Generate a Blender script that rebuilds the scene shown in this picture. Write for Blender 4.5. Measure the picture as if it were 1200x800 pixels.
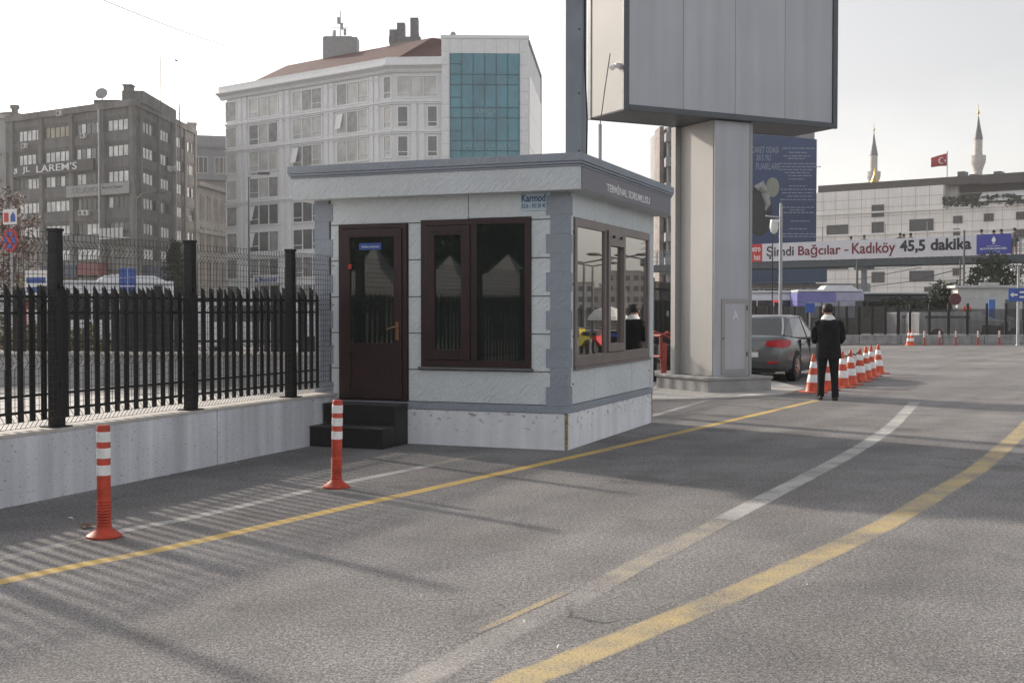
import bpy, bmesh, math, random
from mathutils import Vector, Matrix
R = math.radians
rnd = random.Random(7)
sc = bpy.context.scene
for o in list(bpy.data.objects):
    bpy.data.objects.remove(o)

# ------------------------------------------------------------------ camera, sky, sun, exposure
FPX, HZ, EYE = 1415.0, 363.4, 1.6          # focal length and horizon in the photo's 1200 x 800 pixels, eye height
PITCH = math.atan((400 - HZ) / FPX)
cam = bpy.data.cameras.new('camera')
cam.lens, cam.sensor_width, cam.sensor_fit = FPX * 36 / 1200, 36, 'HORIZONTAL'
cam.clip_start, cam.clip_end = 0.1, 5000
camo = bpy.data.objects.new('camera', cam)
camo.location = (0, 0, EYE)
camo.rotation_euler = (R(90) - PITCH, 0, 0)
sc.collection.objects.link(camo)
sc.camera = camo
SUN_EL, SUN_AZ = R(24.5), R(-45)            # azimuth from +Y, clockwise positive
world = bpy.data.worlds.new('World')
sc.world = world
world.use_nodes = True
wn, wl = world.node_tree.nodes, world.node_tree.links
sky = wn.new('ShaderNodeTexSky')
sky.sky_type = 'NISHITA'
sky.sun_disc = False
sky.sun_elevation, sky.sun_rotation = SUN_EL, SUN_AZ
sky.air_density, sky.dust_density, sky.ozone_density, sky.altitude = 1.0, 2.2, 1.0, 20
hs = wn.new('ShaderNodeHueSaturation')
hs.inputs['Saturation'].default_value = 0.3
tint = wn.new('ShaderNodeMix'); tint.data_type = 'RGBA'; tint.blend_type = 'MULTIPLY'; tint.inputs[0].default_value = 1
tint.inputs[7].default_value = (1.0, .958, .934, 1)      # thin brownish winter haze over the whole sky
wl.new(sky.outputs[0], hs.inputs['Color'])
wl.new(hs.outputs[0], tint.inputs[6])
veil = wn.new('ShaderNodeTexNoise'); veil.inputs['Scale'].default_value = 1.1; veil.inputs['Detail'].default_value = 5   # added noise dimming the sky colour, offset so the right is darker
vtc = wn.new('ShaderNodeTexCoord'); vmp = wn.new('ShaderNodeMapping'); vmp.inputs['Scale'].default_value = (1, 1, 2.2); vmp.inputs['Location'].default_value = (1, 8, 3)
wl.new(vtc.outputs['Generated'], vmp.inputs[0]); wl.new(vmp.outputs[0], veil.inputs['Vector'])
vmr = wn.new('ShaderNodeMapRange'); vmr.inputs[1].default_value = .35; vmr.inputs[2].default_value = .65; vmr.inputs[3].default_value = .6; vmr.inputs[4].default_value = 1.0
wl.new(veil.outputs[0], vmr.inputs[0])
vmx = wn.new('ShaderNodeMix'); vmx.data_type = 'RGBA'; vmx.blend_type = 'MULTIPLY'; vmx.inputs[0].default_value = 1
wl.new(tint.outputs[2], vmx.inputs[6]); wl.new(vmr.outputs[0], vmx.inputs[7])
wl.new(vmx.outputs[2], wn['Background'].inputs['Color'])
wn['Background'].inputs['Strength'].default_value = 0.15
sd = Vector((math.sin(SUN_AZ) * math.cos(SUN_EL), math.cos(SUN_AZ) * math.cos(SUN_EL), math.sin(SUN_EL)))
sun = bpy.data.lights.new('sun', 'SUN')
sun.energy, sun.angle, sun.color = 2.3, R(1.6), (1.0, 0.9, 0.78)
suno = bpy.data.objects.new('sun', sun)
suno.rotation_euler = sd.to_track_quat('Z', 'Y').to_euler()
suno.location = sd * 50
sc.collection.objects.link(suno)
sc.view_settings.view_transform = 'Standard'
sc.view_settings.look = 'None'
sc.view_settings.exposure = 0.97
sc.view_settings.gamma = 1.0
sc.cycles.max_bounces = 6
sc.cycles.use_denoising = True

# ------------------------------------------------------------------ measuring: photo pixels to points in the place
FWD = Vector((0, math.cos(PITCH), -math.sin(PITCH)))
UPV = Vector((0, math.sin(PITCH), math.cos(PITCH)))
def ray(px, py):
    return FWD + Vector((1, 0, 0)) * ((px - 600) / FPX) + UPV * ((400 - py) / FPX)
def at(px, py, Y):
    d = ray(px, py)
    return Vector((0, 0, EYE)) + d * (Y / d.y)
def gr(px, py, z=0):
    d = ray(px, py)
    return Vector((0, 0, EYE)) + d * ((z - EYE) / d.z)
class Fac:
    """A vertical plane: origin (left end on the ground), heading of its left-to-right direction."""
    def __init__(s, ox, oy, ang):
        s.o = Vector((ox, oy, 0)); s.a = ang
        s.d = Vector((math.cos(ang), math.sin(ang), 0)); s.n = Vector((math.sin(ang), -math.cos(ang), 0))
        s.M = Matrix.Translation(s.o) @ Matrix.Rotation(ang, 4, 'Z')
    def sz(s, px, py):
        d = ray(px, py); c = Vector((0, 0, EYE))
        p = c + d * ((s.o - c).dot(s.n) / d.dot(s.n)) - s.o
        return p.dot(s.d), p.z

# ------------------------------------------------------------------ materials
MATS = {}
def mat(name, col, rough=0.6, metal=0.0, var=0.15, scale=3.0, bump=0.0, bscale=60.0, spec=0.5, streak=0.0, fine=0.0, fscale=90.0):
    if name in MATS: return MATS[name]
    m = bpy.data.materials.new(name); m.use_nodes = True
    n, l = m.node_tree.nodes, m.node_tree.links
    b = n['Principled BSDF']
    b.inputs['Roughness'].default_value = rough
    b.inputs['Metallic'].default_value = metal
    b.inputs['Specular IOR Level'].default_value = spec
    tc = n.new('ShaderNodeTexCoord')
    def mul(prev, src, lo, hi):
        mr = n.new('ShaderNodeMapRange'); mr.inputs[1].default_value = 0.3; mr.inputs[2].default_value = 0.7
        mr.inputs[3].default_value = lo; mr.inputs[4].default_value = hi
        l.new(src, mr.inputs[0])
        mx = n.new('ShaderNodeMix'); mx.data_type = 'RGBA'; mx.blend_type = 'MULTIPLY'; mx.inputs[0].default_value = 1
        l.new(prev, mx.inputs[6]); l.new(mr.outputs[0], mx.inputs[7])
        return mx.outputs[2]
    rgb = n.new('ShaderNodeRGB'); rgb.outputs[0].default_value = (*col, 1)
    c = rgb.outputs[0]
    if var:
        t = n.new('ShaderNodeTexNoise'); t.inputs['Scale'].default_value = scale; t.inputs['Detail'].default_value = 6
        l.new(tc.outputs['Object'], t.inputs['Vector']); c = mul(c, t.outputs[0], 1 - var, 1 + var)
    if streak:
        mp = n.new('ShaderNodeMapping'); mp.inputs['Scale'].default_value = (3, 3, 0.12)
        t = n.new('ShaderNodeTexNoise'); t.inputs['Scale'].default_value = 1.5; t.inputs['Detail'].default_value = 5
        l.new(tc.outputs['Object'], mp.inputs[0]); l.new(mp.outputs[0], t.inputs['Vector']); c = mul(c, t.outputs[0], 1 - streak, 1 + streak * .4)
    if fine:
        t = n.new('ShaderNodeTexNoise'); t.inputs['Scale'].default_value = fscale; t.inputs['Detail'].default_value = 2
        l.new(tc.outputs['Object'], t.inputs['Vector']); c = mul(c, t.outputs[0], 1 - fine, 1 + fine)
    l.new(c, b.inputs['Base Color'])
    if bump:
        t = n.new('ShaderNodeTexNoise'); t.inputs['Scale'].default_value = bscale; t.inputs['Detail'].default_value = 4
        l.new(tc.outputs['Object'], t.inputs['Vector'])
        bp = n.new('ShaderNodeBump'); bp.inputs['Strength'].default_value = bump; bp.inputs['Distance'].default_value = 0.02
        l.new(t.outputs[0], bp.inputs['Height']); l.new(bp.outputs[0], b.inputs['Normal'])
    MATS[name] = m
    return m
def emat(name, col, strength):
    if name in MATS: return MATS[name]
    m = mat(name, col, var=0)
    b = m.node_tree.nodes['Principled BSDF']
    b.inputs['Emission Color'].default_value = (*col, 1); b.inputs['Emission Strength'].default_value = strength
    return m

def asphalt_nodes(n, l):
    """aggregate speckle, worn patches, tar-dark blotches and hairline cracks; returns colour and bump height sockets"""
    tc = n.new('ShaderNodeTexCoord'); P = tc.outputs['Object']
    def noise(scale, det=4, rough=.55, dist=0):
        t = n.new('ShaderNodeTexNoise'); t.inputs['Scale'].default_value = scale; t.inputs['Detail'].default_value = det
        t.inputs['Roughness'].default_value = rough; t.inputs['Distortion'].default_value = dist
        l.new(P, t.inputs['Vector']); return t.outputs[0]
    def ramp(s, a, b, lo, hi):
        mr = n.new('ShaderNodeMapRange'); mr.inputs[1].default_value = a; mr.inputs[2].default_value = b
        mr.inputs[3].default_value = lo; mr.inputs[4].default_value = hi; l.new(s, mr.inputs[0]); return mr.outputs[0]
    def mul(a, b):
        m = n.new('ShaderNodeMath'); m.operation = 'MULTIPLY'; l.new(a, m.inputs[0]); l.new(b, m.inputs[1]); return m.outputs[0]
    sp = noise(85, 3, .7)
    v = ramp(sp, .38, .62, .32, 1.7)
    v = mul(v, ramp(noise(34, 3, .6), .4, .6, .74, 1.26))
    v = mul(v, ramp(noise(.35, 5, .6), .35, .65, .78, 1.2))
    v = mul(v, ramp(noise(1.7, 5, .65, .6), .3, .7, .86, 1.14))
    v = mul(v, ramp(noise(.9, 3, .5, 1.2), .62, .68, 1.0, .84))
    m1 = n.new('ShaderNodeMapping'); m1.inputs['Rotation'].default_value = (0, 0, R(32)); l.new(P, m1.inputs[0])
    m2 = n.new('ShaderNodeMapping'); m2.inputs['Scale'].default_value = (1.5, .09, 1); l.new(m1.outputs[0], m2.inputs[0])
    tn = n.new('ShaderNodeTexNoise'); tn.inputs['Scale'].default_value = 1; tn.inputs['Detail'].default_value = 3; l.new(m2.outputs[0], tn.inputs['Vector'])
    v = mul(v, ramp(tn.outputs[0], .35, .65, .88, 1.1))                       # lanes polished by tyres
    st = n.new('ShaderNodeTexVoronoi'); st.inputs['Scale'].default_value = .5; st.inputs['Randomness'].default_value = 1
    sa_ = n.new('ShaderNodeVectorMath'); sa_.operation = 'MULTIPLY_ADD'; sn = n.new('ShaderNodeTexNoise'); sn.inputs['Scale'].default_value = 3; sn.inputs['Detail'].default_value = 4
    l.new(P, sn.inputs['Vector']); l.new(sn.outputs[1], sa_.inputs[0]); sa_.inputs[1].default_value = (.5, .5, .5); l.new(P, sa_.inputs[2]); l.new(sa_.outputs[0], st.inputs['Vector'])
    v = mul(v, ramp(st.outputs[0], .12, .2, .72, 1))                           # old oil drips
    vo = n.new('ShaderNodeTexVoronoi'); vo.feature = 'DISTANCE_TO_EDGE'; vo.inputs['Scale'].default_value = .42
    wp = n.new('ShaderNodeVectorMath'); wp.operation = 'MULTIPLY_ADD'
    t = n.new('ShaderNodeTexNoise'); t.inputs['Scale'].default_value = 1.3; t.inputs['Detail'].default_value = 6
    l.new(P, t.inputs['Vector']); l.new(t.outputs[1], wp.inputs[0]); wp.inputs[1].default_value = (1.1, 1.1, 1.1); l.new(P, wp.inputs[2])
    l.new(wp.outputs[0], vo.inputs['Vector'])
    ck = ramp(vo.outputs[0], .002, .007, 1, 0)
    ck = mul(ck, ramp(noise(.25, 2), .52, .6, 0, 1))
    v = mul(v, ramp(ck, 0, 1, 1, .45))
    cr = n.new('ShaderNodeMix'); cr.data_type = 'RGBA'; cr.blend_type = 'MULTIPLY'; cr.inputs[0].default_value = 1
    base = n.new('ShaderNodeMix'); base.data_type = 'RGBA'
    base.inputs[6].default_value = (.196, .183, .172, 1); base.inputs[7].default_value = (.176, .174, .176, 1)
    l.new(noise(.5, 3), base.inputs[0])
    l.new(base.outputs[2], cr.inputs[6]); l.new(v, cr.inputs[7])
    return cr.outputs[2], sp, noise
def asphalt_mat():
    m = bpy.data.materials.new('asphalt'); m.use_nodes = True
    n, l = m.node_tree.nodes, m.node_tree.links; b = n['Principled BSDF']
    c, h, _ = asphalt_nodes(n, l)
    l.new(c, b.inputs['Base Color']); b.inputs['Roughness'].default_value = .82; b.inputs['Specular IOR Level'].default_value = .4
    bp = n.new('ShaderNodeBump'); bp.inputs['Strength'].default_value = .55; bp.inputs['Distance'].default_value = .006
    l.new(h, bp.inputs['Height']); l.new(bp.outputs[0], b.inputs['Normal'])
    return m
def paint_mat(name, col, wear, cover=1.0):
    """road paint worn through to the asphalt"""
    m = bpy.data.materials.new(name); m.use_nodes = True
    n, l = m.node_tree.nodes, m.node_tree.links; b = n['Principled BSDF']
    c, h, noise = asphalt_nodes(n, l)
    a = n.new('ShaderNodeMath'); a.operation = 'MULTIPLY_ADD'
    l.new(noise(80, 4, .7), a.inputs[0]); a.inputs[1].default_value = 1.5; l.new(noise(2.2, 4), a.inputs[2])
    at_ = n.new('ShaderNodeAttribute'); at_.attribute_name = 'wear'
    mr = n.new('ShaderNodeMapRange'); l.new(a.outputs[0], mr.inputs[0])
    mr.inputs[1].default_value = wear - .16; mr.inputs[2].default_value = wear + .16; mr.inputs[3].default_value = .95; mr.inputs[4].default_value = .08
    ml_ = n.new('ShaderNodeMath'); ml_.operation = 'MULTIPLY'; l.new(mr.outputs[0], ml_.inputs[0]); l.new(at_.outputs['Fac'], ml_.inputs[1])
    sm_ = n.new('ShaderNodeMath'); sm_.operation = 'MULTIPLY'; l.new(ml_.outputs[0], sm_.inputs[0]); sm_.inputs[1].default_value = cover
    mx = n.new('ShaderNodeMix'); mx.data_type = 'RGBA'; l.new(sm_.outputs[0], mx.inputs[0]); l.new(c, mx.inputs[6])
    sv = n.new('ShaderNodeMix'); sv.data_type = 'RGBA'; sv.blend_type = 'MULTIPLY'; sv.inputs[0].default_value = 1; sv.inputs[6].default_value = (*col, 1)
    gm = n.new('ShaderNodeMapRange'); gm.inputs[1].default_value = .3; gm.inputs[2].default_value = .7; gm.inputs[3].default_value = .75; gm.inputs[4].default_value = 1.2; l.new(h, gm.inputs[0]); l.new(gm.outputs[0], sv.inputs[7])
    l.new(sv.outputs[2], mx.inputs[7])
    l.new(mx.outputs[2], b.inputs['Base Color']); b.inputs['Roughness'].default_value = .75
    bp = n.new('ShaderNodeBump'); bp.inputs['Strength'].default_value = .35; bp.inputs['Distance'].default_value = .005
    l.new(h, bp.inputs['Height']); l.new(bp.outputs[0], b.inputs['Normal'])
    return m
def stucco_mat(name, col, strength=.5):
    """diagonally combed plaster"""
    m = mat(name, col, .8, 0, .07, 1.2, 0, fine=.05, fscale=40)
    n, l = m.node_tree.nodes, m.node_tree.links; b = n['Principled BSDF']
    tc = n.new('ShaderNodeTexCoord'); m0 = n.new('ShaderNodeMapping'); m0.inputs['Rotation'].default_value = (R(40), R(40), 0); l.new(tc.outputs['Object'], m0.inputs[0])
    mp = n.new('ShaderNodeMapping'); mp.inputs['Scale'].default_value = (8, 8, 34)
    t = n.new('ShaderNodeTexNoise'); t.inputs['Scale'].default_value = 1.0; t.inputs['Detail'].default_value = 4; t.inputs['Distortion'].default_value = .6
    l.new(m0.outputs[0], mp.inputs[0]); l.new(mp.outputs[0], t.inputs['Vector'])
    bp = n.new('ShaderNodeBump'); bp.inputs['Strength'].default_value = strength; bp.inputs['Distance'].default_value = .03
    l.new(t.outputs[0], bp.inputs['Height']); l.new(bp.outputs[0], b.inputs['Normal'])
    return m
def chipped_mat(name, col, under, scale, lo, hi, streak=.12, zband=None):
    """painted masonry with chips down to a darker layer"""
    m = mat(name, col, .75, 0, .1, 1.1, .25, 30, streak=streak)
    n, l = m.node_tree.nodes, m.node_tree.links; b = n['Principled BSDF']
    old = b.inputs['Base Color'].links[0].from_socket
    tc = n.new('ShaderNodeTexCoord')
    t = n.new('ShaderNodeTexNoise'); t.inputs['Scale'].default_value = scale; t.inputs['Detail'].default_value = 7; t.inputs['Roughness'].default_value = .65
    mp = n.new('ShaderNodeMapping'); mp.inputs['Scale'].default_value = (1, 1, 2.2)
    l.new(tc.outputs['Object'], mp.inputs[0]); l.new(mp.outputs[0], t.inputs['Vector'])
    mr = n.new('ShaderNodeMapRange'); mr.inputs[1].default_value = lo; mr.inputs[2].default_value = hi; l.new(t.outputs[0], mr.inputs[0])
    f = mr.outputs[0]
    if zband:
        sx = n.new('ShaderNodeSeparateXYZ'); l.new(tc.outputs['Object'], sx.inputs[0])
        z = n.new('ShaderNodeMapRange'); z.inputs[1].default_value = zband[0]; z.inputs[2].default_value = zband[1]; l.new(sx.outputs[2], z.inputs[0])
        mm = n.new('ShaderNodeMath'); mm.operation = 'MULTIPLY'; l.new(f, mm.inputs[0]); l.new(z.outputs[0], mm.inputs[1]); f = mm.outputs[0]
    mx = n.new('ShaderNodeMix'); mx.data_type = 'RGBA'; l.new(f, mx.inputs[0]); l.new(old, mx.inputs[6]); mx.inputs[7].default_value = (*under, 1)
    l.new(mx.outputs[2], b.inputs['Base Color'])
    return m

ASPHALT = asphalt_mat()
BLACK = mat('black_paint', (.012, .012, .013), .5, var=.3, scale=8, spec=.35)
WIRE = mat('dark_green_wire', (.016, .018, .018), .5, var=.2)
CONC = chipped_mat('painted_concrete', (.68, .69, .72), (.16, .16, .16), 26, .59, .65, .3)
CAPC = mat('bare_concrete', (.5, .47, .43), .85, var=.2, scale=5, bump=.2, bscale=50)
KERBC = mat('barrier_concrete', (.36, .35, .34), .85, var=.25, scale=2.5, streak=.25, bump=.2)
PAVE = mat('light_paving', (.45, .43, .4), .85, var=.18, scale=1.4, fine=.1)
STUC = stucco_mat('pale_grey_stucco', (.66, .7, .715), .9)
STUCF = stucco_mat('fascia_stucco', (.6, .635, .65), .9)
QUOIN = stucco_mat('blue_grey_stucco', (.3, .33, .375), .6)
GROOVE = mat('groove_grey', (.14, .14, .145), .8)
PLINTH = chipped_mat('white_plinth_paint', (.84, .85, .87), (.2, .19, .18), 9, .57, .62, .14, (.12, .42))
RUSTC = chipped_mat('rusty_corner', (.42, .36, .22), (.2, .09, .03), 12, .45, .6, .3)
MAROON = mat('maroon_pvc', (.03, .011, .012), .35, var=.2, scale=5)
BROWNAL = mat('brown_aluminium', (.2, .17, .16), .4, .3, var=.12)
GLASSD = mat('dark_tinted_glass', (.012, .017, .015), .02, var=0, spec=.75)
MIRROR = mat('mirror_tinted_glass', (.5, .49, .475), .015, 1.0, var=0)
ALU = mat('alu_panel', (.46, .47, .5), .5, .2, var=.06, scale=.8, streak=.1)
ALUL = mat('alu_panel_pale', (.36, .35, .335), .65, 0.0, var=.06, scale=.8)
ALUD = mat('alu_dark_trim', (.09, .1, .11), .45, .4, var=.1)
STEELB = mat('blue_grey_steel', (.2, .225, .255), .5, .3, var=.15, scale=2)
GALV = mat('galvanised_steel', (.32, .33, .34), .45, .6, var=.15)
WHITE = mat('white_paint', (.75, .75, .74), .5, var=.06)
OFFW = mat('off_white', (.55, .55, .53), .6, var=.1)
ORANGE = mat('orange_plastic', (.7, .1, .035), .5, var=.3, scale=7, streak=.15)
REDPL = mat('red_plastic', (.5, .055, .022), .55, var=.3, scale=9, streak=.2)
REFL = mat('white_reflective_band', (.86, .86, .84), .35, var=.14, scale=14)
RUBBER = mat('black_rubber', (.015, .015, .016), .8, var=.2)
YEL = paint_mat('yellow_road_paint', (.62, .42, .11), 1.42)
YELW = paint_mat('worn_yellow_paint', (.52, .4, .18), 1.27, .95)
WHTW = paint_mat('worn_white_paint', (.52, .51, .48), 1.3)
FAINT = paint_mat('faint_yellow_paint', (.5, .43, .3), 1.2, .66)
GHOST = paint_mat('ghost_white_paint', (.42, .4, .36), 1.2, .6)
SIGNBLUE = mat('sign_blue', (.03, .09, .35), .45, var=.08)
NAVY = mat('banner_navy', (.02, .05, .14), .6, var=.25, scale=.12)
RED = mat('sign_red', (.5, .03, .03), .5, var=.08)
INK = mat('letter_ink', (.02, .02, .03), .6, var=0)
LETW = mat('letter_white', (.8, .8, .8), .6, var=0)
LETR = mat('letter_red', (.17, .012, .03), .6, var=0)

# ------------------------------------------------------------------ mesh building
COL = sc.collection
class MB:
    def __init__(s): s.bm = bmesh.new(); s.T = None
    def v(s, p):
        p = Vector(p)
        return s.bm.verts.new(s.T @ p if s.T else p)
    def face(s, vs, mi=0):
        try:
            f = s.bm.faces.new(vs); f.material_index = mi; return f
        except ValueError: return None
    def quad(s, pts, mi=0): return s.face([s.v(p) for p in pts], mi)
    def box(s, x0, x1, y0, y1, z0, z1, mi=0):
        a = [s.v((x, y, z)) for z in (z0, z1) for x, y in ((x0, y0), (x1, y0), (x1, y1), (x0, y1))]
        for q in ((3, 2, 1, 0), (4, 5, 6, 7), (0, 1, 5, 4), (1, 2, 6, 5), (2, 3, 7, 6), (3, 0, 4, 7)): s.face([a[i] for i in q], mi)
    def prism(s, pts, off, mi=0):
        off = Vector(off); a = [s.v(p) for p in pts]; b = [s.v(Vector(p) + off) for p in pts]; n = len(a)
        s.face(a[::-1], mi); s.face(b, mi)
        for i in range(n): s.face([a[i], a[(i + 1) % n], b[(i + 1) % n], b[i]], mi)
    def loft(s, rings, mi=0, cap=True, closed=True):
        vs = [[s.v(p) for p in r] for r in rings]; n = len(vs[0])
        for a, b in zip(vs, vs[1:]):
            for i in range(n if closed else n - 1): s.face([a[i], a[(i + 1) % n], b[(i + 1) % n], b[i]], mi)
        if cap: s.face(vs[0][::-1], mi); s.face(vs[-1], mi)
        return vs
    def tube(s, path, r, n=8, mi=0):
        path = [Vector(p) for p in path]; rs = r if isinstance(r, (list, tuple)) else [r] * len(path); rings = []
        for i, p in enumerate(path):
            t = (path[min(i + 1, len(path) - 1)] - path[max(i - 1, 0)]).normalized()
            a = t.cross(Vector((0, 0, 1)) if abs(t.z) < .9 else Vector((0, 1, 0))).normalized(); b = t.cross(a)
            rings.append([p + (a * math.cos(k * 2 * math.pi / n + math.pi / n) + b * math.sin(k * 2 * math.pi / n + math.pi / n)) * rs[i] for k in range(n)])
        s.loft(rings, mi)
    def lathe(s, prof, n=20, c=(0, 0, 0), mis=None):
        c = Vector(c); vs = [[s.v(c + Vector((r * math.cos(2 * math.pi * k / n), r * math.sin(2 * math.pi * k / n), z))) for k in range(n)] for r, z in prof]
        for j, (a, b) in enumerate(zip(vs, vs[1:])):
            for i in range(n): s.face([a[i], a[(i + 1) % n], b[(i + 1) % n], b[i]], mis[j] if mis else 0)
        s.face(vs[0][::-1], mis[0] if mis else 0); s.face(vs[-1], mis[-1] if mis else 0)
    def ell(s, c, r, n=12, m=8, mi=0):
        c = Vector(c); rings = []
        for j in range(1, m):
            t = math.pi * j / m
            rings.append([c + Vector((r[0] * math.sin(t) * math.cos(2 * math.pi * k / n), r[1] * math.sin(t) * math.sin(2 * math.pi * k / n), -r[2] * math.cos(t))) for k in range(n)])
        s.loft(rings, mi)
    def build(s, name, mats, parent=None, smooth=False, bevel=0, loc=None, rz=None):
        bmesh.ops.recalc_face_normals(s.bm, faces=s.bm.faces[:])
        me = bpy.data.meshes.new(name); s.bm.to_mesh(me); s.bm.free()
        for m in (mats if isinstance(mats, (list, tuple)) else [mats]): me.materials.append(m)
        if smooth:
            for p in me.polygons: p.use_smooth = True
            me.set_sharp_from_angle(angle=R(40))
        o = bpy.data.objects.new(name, me); COL.objects.link(o)
        if parent: o.parent = parent
        if loc is not None: o.location = loc
        if rz is not None: o.rotation_euler.z = rz
        if bevel:
            b = o.modifiers.new('bevel', 'BEVEL'); b.width = bevel; b.segments = 2; b.limit_method = 'ANGLE'; b.angle_limit = R(50)
        return o
def tag(o, label=None, cat=None, group=None, kind=None):
    if label: o['label'] = label
    if cat: o['category'] = cat
    if group: o['group'] = group
    if kind: o['kind'] = kind
    return o
def thing(name, label, cat, loc=(0, 0, 0), rz=0, group=None):
    o = bpy.data.objects.new(name, None); COL.objects.link(o); o.location = loc; o.rotation_euler.z = rz; o.empty_display_size = .2
    return tag(o, label, cat, group)
def copy_tree(o, parent=None):
    c = o.copy(); COL.objects.link(c)
    if parent: c.parent = parent
    for ch in list(o.children): copy_tree(ch, c)
    return c
def text(name, s, m, parent, M, width, height, depth=.004, bold=0.0):
    """lettering in the local xz plane facing -y, lower left corner at M's origin"""
    cu = bpy.data.curves.new(name, 'FONT'); cu.body = s; cu.size = 1; cu.extrude = .01; cu.offset = bold; cu.resolution_u = 3
    t = bpy.data.objects.new(name, cu); COL.objects.link(t)
    dg = bpy.context.evaluated_depsgraph_get(); me = bpy.data.meshes.new_from_object(t.evaluated_get(dg))
    bpy.data.objects.remove(t); bpy.data.curves.remove(cu)
    xs = [v.co.x for v in me.vertices]; ys = [v.co.y for v in me.vertices]; zs = [v.co.z for v in me.vertices]
    x0, y0, z0 = min(xs), min(ys), min(zs); sx = width / (max(xs) - x0); sy = height / (max(ys) - y0)
    for v in me.vertices: v.co = Vector(((v.co.x - x0) * sx, -(v.co.z - z0) / (max(zs) - z0) * depth, (v.co.y - y0) * sy))
    me.name = name; me.materials.clear(); me.materials.append(m)
    o = bpy.data.objects.new(name, me); COL.objects.link(o)
    if parent: o.parent = parent
    o.matrix_basis = M
    return o
def TR(x, y, z, rz=0): return Matrix.Translation((x, y, z)) @ Matrix.Rotation(rz, 4, 'Z')

# ------------------------------------------------------------------ ground, road paint
def sheet(name, pts, m, z=0):
    b = MB(); b.quad([(p[0], p[1], z) for p in pts]) if len(pts) == 4 else b.face([b.v((p[0], p[1], z)) for p in pts])
    return tag(b.build(name, m), kind='structure')
sheet('ground', [(-1500, -1500), (1500, -1500), (1500, 1500), (-1500, 1500)], ASPHALT)
def smooth_path(pts, k=8):
    pts = [Vector((p[0], p[1], 0)) for p in pts]; out = []
    for i in range(len(pts) - 1):
        p0, p1, p2, p3 = pts[max(i - 1, 0)], pts[i], pts[i + 1], pts[min(i + 2, len(pts) - 1)]
        for j in range(k):
            t = j / k
            out.append(.5 * ((2 * p1) + (p2 - p0) * t + (2 * p0 - 5 * p1 + 4 * p2 - p3) * t * t + (3 * p1 - p0 - 3 * p2 + p3) * t ** 3))
    return out + [pts[-1]]
def ribbon(name, pts, w, m, z=.0006, curve=True, ends=True):
    """flat paint line; the 'wear' attribute falls off at its edges and ends, where paint goes first"""
    p = smooth_path(pts, 14) if curve else smooth_path(pts, 10)
    b = MB(); lay = b.bm.verts.layers.float.new('wear'); prev = None; n = len(p)
    for i, q in enumerate(p):
        t = (p[min(i + 1, n - 1)] - p[max(i - 1, 0)]).normalized(); nn = Vector((-t.y, t.x, 0)); row = []
        e_ = min(1, i / 9, (n - 1 - i) / 9) if ends else 1
        for f_, v_ in ((-.56, 0), (-.42, 1), (.42, 1), (.56, 0)):
            v = b.v(q + nn * w * (f_ + rnd.uniform(-.025, .025)) + Vector((0, 0, z))); v[lay] = v_ * e_; row.append(v)
        if prev:
            for k in range(3): b.face([prev[k], row[k], row[k + 1], prev[k + 1]])
        prev = row
    return tag(b.build(name, m), kind='structure')
gp = lambda *q: [gr(*a)[:2] for a in q]
ribbon('road_marking_yellow', [(-5.2, 3.4), (-3.02, 7.08), (-2.31, 8.12), (-1.38, 9.72), (0, 12.03), (1.55, 14.66), (5.4, 21.4)], .13, YEL, ends=False)
ribbon('road_marking_white', [(-4.6, 5.2), (-3.3, 7.75), (-2.9, 8.62), (-2.45, 9.36), (-1.65, 11.0), (-1.03, 12.1), (-.72, 12.65)], .12, WHTW)
ribbon('road_marking_yellow', [(-3.04, 8.25), (-2.84, 8.66)], .12, YELW, .0013, False)
ribbon('road_marking_yellow', [(-1.76, 10.72), (-1.58, 11.05)], .12, YELW, .0013, False)
ribbon('road_marking_yellow', [(-.85, 12.45), (-.6, 12.9), (-.25, 13.5)], .12, FAINT, .0013, False)
ribbon('road_marking_white', gp((1073, 470), (1062, 482), (1040, 503), (1000, 529), (950, 556), (880, 592), (840, 613)), .18, WHTW)
ribbon('road_marking_yellow', gp((850, 608), (815, 627), (750, 660), (690, 693)), .17, FAINT, .0009)
ribbon('road_marking_white', gp((700, 688), (675, 702), (600, 737), (530, 775), (470, 805), (400, 845)), .17, GHOST, .0004)
ribbon('road_marking_yellow', gp((668, 691), (620, 713), (557, 741)), .05, YELW, .0013, True)
ribbon('road_marking_yellow', gp((440, 900), (600, 802), (650, 781), (750, 740), (850, 699), (950, 655), (1000, 632), (1050, 607), (1100, 577), (1150, 546), (1195, 507)) + [(7.6, 17.6), (8.8, 19.6), (10.4, 22)], .2, YELW)
ribbon('road_marking_white', [(1.6, 17.0), (2.18, 18.4), (3.58, 21.7)], .12, WHTW)
# light paving round the billboard foot and beyond the fence
b = MB(); pv = [gr(*q) for q in ((762, 470), (800, 469), (862, 467), (915, 463), (944, 457), (905, 447), (830, 436), (762, 440))]
b.prism([(p.x, p.y, -.02) for p in pv], (0, 0, .055)); tag(b.build('pavement', PAVE, bevel=.01), kind='structure')

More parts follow.
